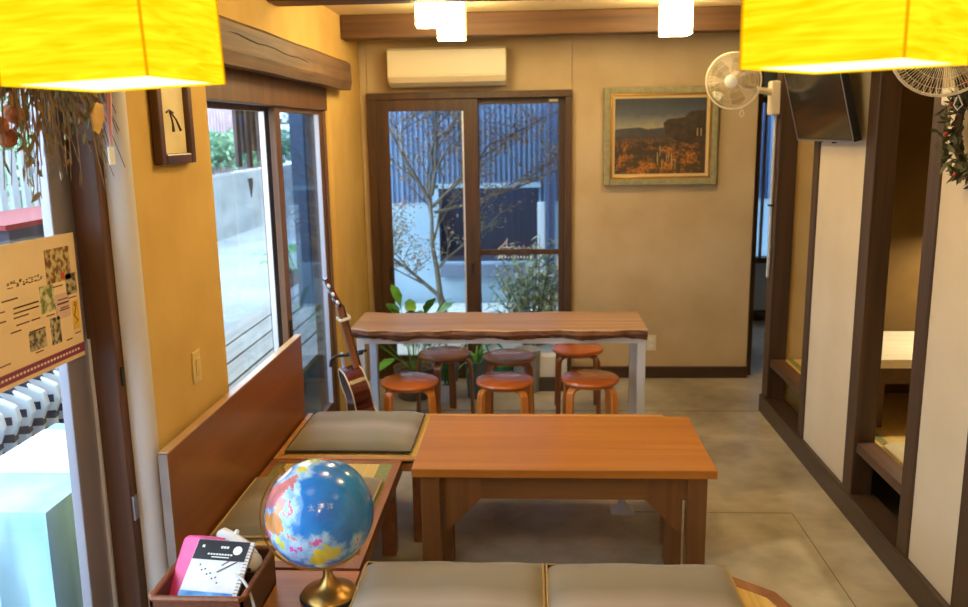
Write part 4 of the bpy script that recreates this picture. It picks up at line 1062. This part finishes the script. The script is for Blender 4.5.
MB().tube([(.045, .19, -.12), (.05, .235, -.14), (.045, .23, -.24), (.05, .215, -.32)], [.006, .009, .008, .004], n=6).build('pink_ribbon', mat('ribbon', lin(214, 150, 150), rough=.6), sg, smooth=True)
MB().tube([(-.0, -.3, .02), (0, .24, .02)], .008, n=6).build('hanging_rod', mat('rod', lin(100, 72, 44), rough=.7), sg)

# ------------------------------------------------------------------ outdoors
gm_ = mat('street', lin(146, 150, 150), lin(126, 130, 131), rough=.9, scale=(.8, .8, .8))
struct(MB().box(-30, 12, -12, 45, -.25, -.13).build('ground', gm_))
concw = mat('old_concrete', lin(136, 138, 136), lin(108, 111, 110), rough=.9, scale=(.9, .9, 2.2))
struct(MB().box(-6.15, -5.8, 5, 32, -.13, 1.04).build('wall_outside', concw))
def foliage(name, label, cat, boxes, m_, core_m, dens, size, seed, kind='thing'):
    t = thing(name, label, cat, ((boxes[0][0]+boxes[0][1])/2, (boxes[0][2]+boxes[0][3])/2, boxes[0][4]))
    lx, ly, lz = t.location
    rn = random.Random(seed); q = MB(); c = MB()
    for (x0, x1, y0, y1, z0, z1) in boxes:
        cx_, cy_, cz_ = (x0+x1)/2-lx, (y0+y1)/2-ly, (z0+z1)/2-lz
        hx, hy, hz = (x1-x0)/2, (y1-y0)/2, (z1-z0)/2
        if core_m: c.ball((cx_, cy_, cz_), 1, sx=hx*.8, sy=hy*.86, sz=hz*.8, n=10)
        for _ in range(int(dens)):
            v = Vector((rn.gauss(0, 1), rn.gauss(0, 1), rn.gauss(0, 1))).normalized()*rn.uniform(.75, 1.02)
            p = Vector((cx_+max(-1, min(1, v.x*1.35))*hx, cy_+max(-1, min(1, v.y*1.35))*hy, cz_+max(-1, min(1, v.z*1.35))*hz))
            q.leaf(p, (rn.uniform(-1, 1), rn.uniform(-1, 1), rn.uniform(-.8, .6)), size*rn.uniform(.7, 1.4), size*.45, (rn.uniform(-1, 1), rn.uniform(-1, 1), 1))
    q.build('foliage', m_, t)
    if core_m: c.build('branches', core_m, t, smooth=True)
    return t
hedge_m = mat('hedge_leaf', lin(92, 140, 100), lin(150, 190, 150), rough=.6, scale=(3, 3, 3))
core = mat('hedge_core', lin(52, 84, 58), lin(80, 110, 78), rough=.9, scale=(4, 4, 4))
foliage('hedge', 'clipped green hedge growing on top of the street wall', 'hedge', [(-7.1, -6.25, 8+i*2.2, 10.5+i*2.2, 1.14, 1.84) for i in range(9)], hedge_m, core, 520, .13, 31)
fn = thing('slat_fence', 'pinkish slatted fence standing behind the hedge', 'fence', (-7.4, 16, .9))
q = MB()
for i in range(90): q.box(-.02, .02, -9+i*.2, -9+i*.2+.11, 0, 1.55+.05*math.sin(i))
q.build('slats', mat('fence_pink', lin(196, 170, 176), lin(176, 146, 152), rough=.8, scale=(3, 3, 3)), fn)
MB().box(-.05, -.02, -9, 9, .3, .38).box(-.05, -.02, -9, 9, 1.2, 1.28).build('rails', postw, fn)
foliage('tree', 'dense green tree beyond the slatted fence', 'tree', [(-11.5, -8.2, 13, 18, 1.6, 5.2), (-12, -8.2, 18, 24, 1.2, 5.0), (-11, -8.2, 24, 31, 1.6, 5.2)], mat('tree_leaf', lin(70, 104, 74), lin(112, 142, 104), rough=.7, scale=(2, 2, 2)), core, 900, .28, 33)
# outside wooden post and chimes
struct(MB().box(-2.12, -2.0, 7.55, 7.67, -.13, 2.8).box(-2.12, -2.0, 4.9, 5.0, 2.75, 2.8).build('trim_7', mat('blue_post', lin(84, 96, 116), rough=.8)))
ch = thing('wind_chime', 'dark wooden slats hanging outside the left window', 'wind chime', (-1.60, 4.83, 2.05))
for i, (y, L1, w_) in enumerate(((-.17, .43, .055), (-.09, .36, .04), (-.01, .44, .05), (.07, .35, .045), (.15, .41, .05))):
    MB().box(-.01+.004*i, .012+.004*i, y-w_/2, y+w_/2, -L1, -.02).build('slat', mat('chime_wood', lin(76, 60, 56), lin(112, 94, 86), rough=.8, scale=(20, 20, 3)), ch, bevel=.003)
MB().box(-.02, .04, -.22, .2, -.02, .0).build('top_bar', postw, ch); MB().box(.03, .255, -.012, .012, -.012, .012).build('bracket', postw, ch)
tg = tag(MB().prism([(4.79, 1.55), (4.87, 1.55), (4.86, 1.50), (4.83, 1.44)], -1.602, -1.596, 'x').build('hanging_tag', mat('tag_blue', lin(92, 104, 124), rough=.6)), 'small dark pointed tag hanging below the wooden slats outside', 'tag')
# deck boards outside
dk = thing('outdoor_deck', 'pale weathered wooden deck outside the left window', 'deck', (-1.95, 6.2, -.13))
deckm = wood('deck_wood', lin(160, 158, 152), lin(132, 130, 126), 'Y', rough=.8)
for i in range(5): MB().box(-.52+i*.19, -.52+i*.19+.17, -2.4, 2.6, .34, .375).build('board', deckm, dk)
MB().box(-.5, .42, -2.3, -2.22, 0, .34).box(-.5, .42, .2, .28, 0, .34).box(-.5, .42, 2.4, 2.48, 0, .34).build('supports', deckm, dk)
rs = thing('stone_bowl', 'small grey stone bowl on the deck outside', 'bowl', (-1.72, 5.0, .245))
MB().lathe([(0, 0), (.06, 0), (.09, .03), (.095, .055), (.08, .055), (.05, .02), (0, .02)], n=20).build('bowl', mat('stone', lin(140, 144, 156), rough=.8), rs, smooth=True)
tag(MB().tube([(-1.66, 4.35+.05*i, .262+.004*math.sin(i)) for i in range(8)], [.01, .03, .035, .04, .035, .03, .02, .01], n=8).build('red_cloth', mat('red_cloth', lin(206, 70, 70), rough=.8), smooth=True), 'small red cloth lying on the deck outside', 'cloth')
pp = pot_plant('leafy bush in brown pot outside behind the second sash', (-2.6, 9.3, .0), .20, .42, mat('terracotta', lin(150, 108, 86), lin(130, 92, 74), rough=.8), 'broad', leafg, 8, n=26, L_=.5, w_=.06)
pp.location.z = -.13
# bushes past the near door
foliage('garden_shrub', 'bright green shrub outside the near glass door', 'shrub', [(-4.4, -3.6, 4.8, 6.2, .9, 2.6), (-4.6, -3.7, 6.0, 7.6, 1.0, 2.5)], mat('shrub_leaf', lin(120, 160, 110), lin(176, 206, 160), rough=.6, scale=(4, 4, 4)), None, 420, .12, 41)
pf = thing('picket_fence', 'white picket fence outside the near glass door', 'fence', (-3.3, 5.2, -.13))
q = MB()
for i in range(26): q.box(-.012, .012, -1.6+i*.13, -1.6+i*.13+.07, .1, 1.85)
q.build('pickets', mat('picket_white', lin(176, 182, 190), rough=.7), pf)
MB().box(.012, .05, -1.6, 1.8, 1.30, 1.38).box(.012, .05, -1.6, 1.8, .4, .48).build('rails', mat('picket_rail', lin(200, 206, 214), rough=.7), pf)
aw = thing('red_bench', 'red-edged dark outdoor shelf beyond the near door', 'shelf', (-2.7, 4.75, -.13))
MB().box(-.25, .25, -.9, .9, 1.50, 1.525).build('top', mat('red_top', lin(130, 28, 34), rough=.6), aw)
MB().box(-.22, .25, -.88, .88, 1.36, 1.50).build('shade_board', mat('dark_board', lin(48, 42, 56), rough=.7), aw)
MB().box(-.2, -.14, -.85, -.79, 0, 1.36).box(-.2, -.14, .79, .85, 0, 1.36).build('posts', mat('dark_board2', lin(70, 66, 80), rough=.7), aw)
# clothes rack with hangers
rk_ = thing('clothes_rack', 'metal clothes rail outside the near glass door', 'clothes rack', (-2.32, 3.25, -.13))
MB().tube([(0, -.5, .93), (0, .5, .93)], .012, n=8).build('rail', alu, rk_, smooth=True)
for y in (-.5, .5): MB().tube([(0, y, .93), (0, y, .03)], .012, n=8).tube([(-.2, y, .015), (.2, y, .015)], .012, n=8).build('leg', alu, rk_, smooth=True)
wcl = mat('white_cloth', lin(190, 196, 204), rough=.8); ncl = mat('navy_cloth', lin(34, 42, 66), rough=.8)
for i in range(9):
    y = 2.82+i*.105
    g_ = thing('hanging_shirt', 'white and navy striped garment hanging on the outdoor rail', 'garment', (-2.32, y, .775), (0, 0, R(12)), 'striped garments on the clothes rail')
    pts = []
    q = MB(); q.prism([(-.20, -.13), (-.19, -.07), (-.10, -.02), (-.03, 0), (.03, 0), (.10, -.02), (.19, -.07), (.20, -.13), (.17, -.20), (.17, -.46), (-.17, -.46), (-.17, -.20)], -.022, .022, 'y'); q.build('shirt', wcl, g_, bevel=.012)
    q = MB()
    for k in range(4): q.prism([(-.172, -.11-.075*k), (.172, -.11-.075*k), (.172, -.145-.075*k), (-.172, -.145-.075*k)], -.0245, .0245, 'y')
    q.prism([(.04, .003), (.115, -.022), (.13, -.045), (.05, -.02)], -.0245, .0245, 'y')
    q.build('stripes', ncl, g_)
# pale blue plastic-covered table
bt = thing('covered_stand', 'stand draped in pale translucent blue sheet outside near door', 'stand', (-1.76, 2.86, -.07))
shm = mat('blue_sheet', lin(128, 172, 196), lin(164, 204, 220), rough=.4, scale=(5, 5, 2), spec=.5)
q = MB(); rows = []
ring = []
NN = 48
for lv, (z, ex) in enumerate(((.70, 0), (.68, .01), (.5, .03), (.25, .05), (.03, .08))):
    r_ = []
    for k in range(NN):
        a = 2*PI*k/NN; hx, hy = .22, .42
        c_, s_ = math.cos(a), math.sin(a); mx_ = max(abs(c_), abs(s_)); x, y = c_/mx_*hx, s_/mx_*hy
        wv = ex*(.5+.8*math.sin(k*1.7)); n_ = Vector((x, y, 0)).normalized()
        r_.append(q._v((x+n_.x*wv, y+n_.y*wv, z)))
    rows.append(r_)
for a, c in zip(rows, rows[1:]):
    for k in range(NN): q.bm.faces.new([a[k], a[(k+1) % NN], c[(k+1) % NN], c[k]])
q.bm.faces.new(rows[0])
q.build('sheet', shm, bt, smooth=True)
MB().box(-.2, .2, -.1, .3, .70, .715).build('white_board', white, bt)
MB().box(-.18, .18, -.3, .3, 0, .68).build('inner_stand', shm, bt)
# striped deck by the near door
nd = thing('slatted_duckboard', 'pale slatted duckboard on the ground outside the near door', 'duckboard', (-2.0, 2.6, -.13))
q = MB()
for i in range(22): q.box(-.62, .62, -1.4+i*.1, -1.4+i*.1+.075, .04, .06)
q.build('slats', deckm, nd); MB().box(-.6, -.5, -1.4, .77, 0, .04).box(.5, .6, -1.4, .77, 0, .04).build('runners', deckm, nd)
# bright green item
tag(MB().ball((-2.12, 2.45, .0), .07, sz=.6, n=8).build('green_ball', mat('lime', lin(150, 230, 70), rough=.5), smooth=True), 'small lime green ball on the duckboard outside', 'ball')

# courtyard behind far door: house facade, wall, tree, shrub
def corr():
    m, N, L = new_mat('corrugated_blue'); p = N['Principled BSDF']; p.inputs['Roughness'].default_value = .45
    p.inputs['Base Color'].default_value = lin(104, 134, 172)
    return m
cm = corr()
fa = thing('neighbour_house', 'blue corrugated house with dark recess behind the courtyard', 'house', (-.6, 9.3, -.13))
q = MB(); x = -1.6; pts = []
while x < 4.0:
    pts += [(x, 0), (x+.022, 0), (x+.025, -.04), (x+.042, -.04), (x+.045, 0)]; x += .055
pts += [(4.0, .05), (-1.6, .05)]
holes = None
def wallpart(x0, x1, z0, z1):
    P = [p_ for p_ in pts[:-2] if x0 <= p_[0] <= x1]
    P = [(x0, 0)]+P+[(x1, 0), (x1, .05), (x0, .05)]
    q.prism([(a-0, b) for a, b in P], z0, z1)
wallpart(-1.6, 4.0, 1.33, 3.5); wallpart(-1.6, -.43, 1.17, 1.33); wallpart(.68, 4, 1.17, 1.33)
q.build('corrugated_cladding', cm, fa)
lb = mat('pale_blue_plaster', lin(168, 196, 214), lin(150, 180, 202), rough=.8, scale=(1.5, 1.5, 1.5))
MB().box(-1.6, -.43, -.02, .1, 0, 1.17).box(-.43, .68, -.02, .1, 0, .52).box(.68, 4, -.02, .1, 0, 1.17).build('lower_wall', lb, fa)
MB().box(-.43, .68, .45, .5, .5, 1.35).box(-.45, -.43, 0, .5, .5, 1.35).box(.68, .70, 0, .5, .5, 1.35).box(-.43, .68, 0, .5, .50, .52).build('recess', mat('recess_dark', lin(48, 56, 76), lin(60, 68, 90), rough=.6, scale=(30, 1, 1)), fa)
frame2 = MB().box(-.47, -.41, -.05, .0, .50, 1.36).box(-.47, .70, -.05, 0, 1.32, 1.37)
frame2.build('recess_frame', lb, fa)
MB().box(.66, .74, -.08, 0, .0, 1.16).build('white_pillar', mat('pillar_white', lin(214, 228, 238), rough=.7), fa)
MB().tube([(.80, -.09, 0), (.80, -.09, 3.5)], .05, n=12).build('downpipe', mat('downpipe', lin(54, 68, 102), rough=.5), fa, smooth=True)
MB().box(-.4, .5, -.12, -.02, .36, .50).build('ledge', mat('ledge', lin(110, 124, 146), rough=.8), fa)
struct(MB().box(-1.4, 3.2, 6.26, 9.2, -.135, -.06).build('floor_courtyard', mat('courtyard_gravel', lin(196, 204, 206), lin(160, 168, 170), rough=.95, scale=(25, 25, 25), bump=.3)))
barkm = mat('maple_bark', lin(96, 92, 84), lin(130, 124, 112), rough=.9, scale=(20, 20, 6))
mp_ = thing('maple_tree', 'slender maple tree with thin autumn leaves in the courtyard', 'tree', (-.78, 7.55, -.06))
rnd = random.Random(17)
q = MB(); lv = MB(); lv2 = MB()
def branch(p, d, L_, r_, depth):
    pts_ = [p]; dd = d.normalized(); c_ = p
    for k in range(4):
        dd = (dd+Vector((rnd.uniform(-.18, .18), rnd.uniform(-.18, .18), rnd.uniform(-.08, .12)))).normalized(); c_ = c_+dd*L_/4; pts_.append(c_)
    q.tube(pts_, [r_, r_*.85, r_*.72, r_*.6, r_*.48], n=6)
    if depth == 0:
        for k in range(16):
            b_ = pts_[rnd.randint(1, 4)]; (lv if b_.z > 1.15 or rnd.random() < .25 else lv2).leaf(b_+Vector((rnd.uniform(-.08, .08), rnd.uniform(-.08, .08), rnd.uniform(-.05, .05))), (rnd.uniform(-1, 1), rnd.uniform(-1, 1), rnd.uniform(-.7, .3)), rnd.uniform(.025, .045), .017, (rnd.uniform(-.6, .6), rnd.uniform(-.6, .6), 1))
        return
    for k in range(4 if depth > 1 else 4):
        b_ = pts_[min(4, 1+k)]; a = rnd.uniform(0, 2*PI)
        nd_ = (dd*.75+Vector((math.cos(a), math.sin(a)*.7, rnd.uniform(-.15, .35)))*.9).normalized()
        branch(b_, nd_, L_*rnd.uniform(.55, .75), r_*.5, depth-1)
q.tube([(0, 0, 0), (-.01, 0, .15), (-.03, 0, .32), (-.06, 0, .42)], [.042, .036, .034, .032], n=8)
branch(Vector((-.06, 0, .40)), Vector((-.75, -.1, .55)), .55, .022, 3)
branch(Vector((-.05, 0, .42)), Vector((-.12, 0, 1)), .9, .028, 3)
branch(Vector((-.1, 0, 1.2)), Vector((.65, .1, .55)), .75, .018, 3)
branch(Vector((-.12, 0, 1.25)), Vector((-.4, -.1, 1)), .8, .02, 3)
branch(Vector((-.08, 0, 1.15)), Vector((1, .0, .12)), .95, .016, 3)
branch(Vector((-.1, 0, 1.3)), Vector((.3, .1, 1)), .8, .018, 3)
q.build('branches', barkm, mp_, smooth=True)
lv.build('upper_leaves', mat('maple_leaf', lin(168, 118, 84), lin(150, 140, 96), rough=.7, scale=(4, 4, 4)), mp_)
lv2.build('lower_leaves', mat('maple_leaf_green', lin(112, 124, 106), lin(140, 138, 116), rough=.7, scale=(4, 4, 4)), mp_)
ns = thing('courtyard_shrub', 'grey-green shrub with narrow leaves outside the right door pane', 'shrub', (.0, 7.1, -.06))
q = MB(); lv = MB(); rnd = random.Random(23)
for i in range(70):
    a = rnd.uniform(0, 2*PI); sp_ = rnd.uniform(.05, .42); top = Vector((math.cos(a)*sp_*1.1, math.sin(a)*sp_*.6, rnd.uniform(.55, 1.02)-sp_*.35))
    b_ = Vector((math.cos(a)*.05, math.sin(a)*.05, 0)); mid_ = b_*.5+top*.5+Vector((0, 0, .08)); q.tube([b_, mid_, top], [.006, .004, .002], n=4)
    for k in range(20):
        t_ = rnd.uniform(.35, 1.02); p = (b_.lerp(mid_, t_*2) if t_ < .5 else mid_.lerp(top, t_*2-1)); lv.leaf(p, (rnd.uniform(-1, 1), rnd.uniform(-1, 1), rnd.uniform(-.5, .7)), rnd.uniform(.05, .10), .022, (rnd.uniform(-1, 1), rnd.uniform(-1, 1), 1), bend=.3)
q.build('stems', barkm, ns); lv.build('leaves', mat('nandina', lin(130, 160, 132), lin(186, 204, 180), rough=.55, scale=(5, 5, 5)), ns)
foliage('ground_shrub', 'low leafy ground plant at the foot of the maple', 'shrub', [(-1.1, -.35, 7.0, 7.4, -.06, .16)], mat('groundleaf', lin(150, 160, 140), lin(110, 120, 96), rough=.7, scale=(8, 8, 8)), None, 420, .06, 52)

# ------------------------------------------------------------------ light, world, camera
wd = bpy.data.worlds.new('World'); scn.world = wd; wd.use_nodes = True
bg = wd.node_tree.nodes['Background']; bg.inputs[0].default_value = (.60, .80, 1.0, 1); bg.inputs[1].default_value = 6.0

cam = bpy.data.cameras.new('camera'); co = bpy.data.objects.new('camera', cam); col.objects.link(co)
cam.sensor_width = 36; cam.sensor_fit = 'HORIZONTAL'; cam.lens = 36*854.97/968
cam.clip_start = .05
M = Matrix((RT, UP, -FW)).transposed().to_4x4(); M.translation = Vector((0, 0, 1.791))
co.matrix_world = M
cam.dof.use_dof = True; cam.dof.focus_distance = 3.0; cam.dof.aperture_fstop = 3.0
scn.camera = co
scn.view_settings.view_transform = 'Standard'; scn.view_settings.look = 'None'
scn.view_settings.exposure = 0.1; scn.view_settings.gamma = 1; scn.view_settings.use_curve_mapping = False
scn.cycles.use_denoising = True
scn.cycles.max_bounces = 8; scn.cycles.transparent_max_bounces = 16
scn.cycles.sample_clamp_indirect = 6

# pieces that belong to a part hang under that part
SUB = {'guitar': {'body': ['soundboard', 'binding', 'rosette', 'bridge', 'strings'], 'neck': ['fretboard'], 'headstock': ['tuning_peg']},
       'globe': {'sphere': ['ocean_name'], 'base': ['base_ring'], 'meridian_arm': ['pivot_knob']},
       'wall_fan': {'guard': ['badge', 'pull_ring'], 'motor': ['blade']},
       'television': {'housing': ['screen', 'bezel', 'clip']},
       'tatami_bench': {'frame': ['border'], 'tatami_mat': ['cloth_edging']}, 'tatami_platform': {'tatami_mat': ['cloth_edging']},
       'sketchbook': {'cover': ['title_band', 'blue_band', 'round_badge', 'cover_lettering', 'cover_mark', 'drawing']},
       'air_conditioner': {'body': ['front_panel', 'air_flap']},
       'framed_painting': {'canvas': ['painted_cliff', 'painted_hills', 'painted_trunk'], 'outer_frame': ['gold_inset', 'liner']},
       'framed_picture': {'face': ['ink_marks']}, 'floor_cushion': {'cover': ['piping']}, 'pendant_lamp': {'shade': ['corner_rod', 'diffuser']},
       'poster': {'sheet': ['footer_band', 'photo', 'yellow_panel', 'pink_panel', 'red_figure', 'print_marks', 'footer_lettering']},
       'hanging_shirt': {'shirt': ['stripes']}, 'stool': {'seat': ['seat_board']}, 'live_edge_table': {'leg': []},
       'potted_plant': {'pot': ['soil']}, 'backrest_panel': {'board': ['end_edge', 'top_edge']}, 'wreath': {}, 'light_switch': {'plate': ['rocker']}, 'wall_outlet': {'plate': ['socket']}}
base = lambda o: o.name.split('.')[0]
for t in [o for o in bpy.data.objects if 'category' in o.keys()]:
    for par, subs in SUB.get(base(t), {}).items():
        P = [c for c in kids(t) if base(c) == par]
        if not P: continue
        for c in kids(t):
            if base(c) in subs: c.parent = P[0]
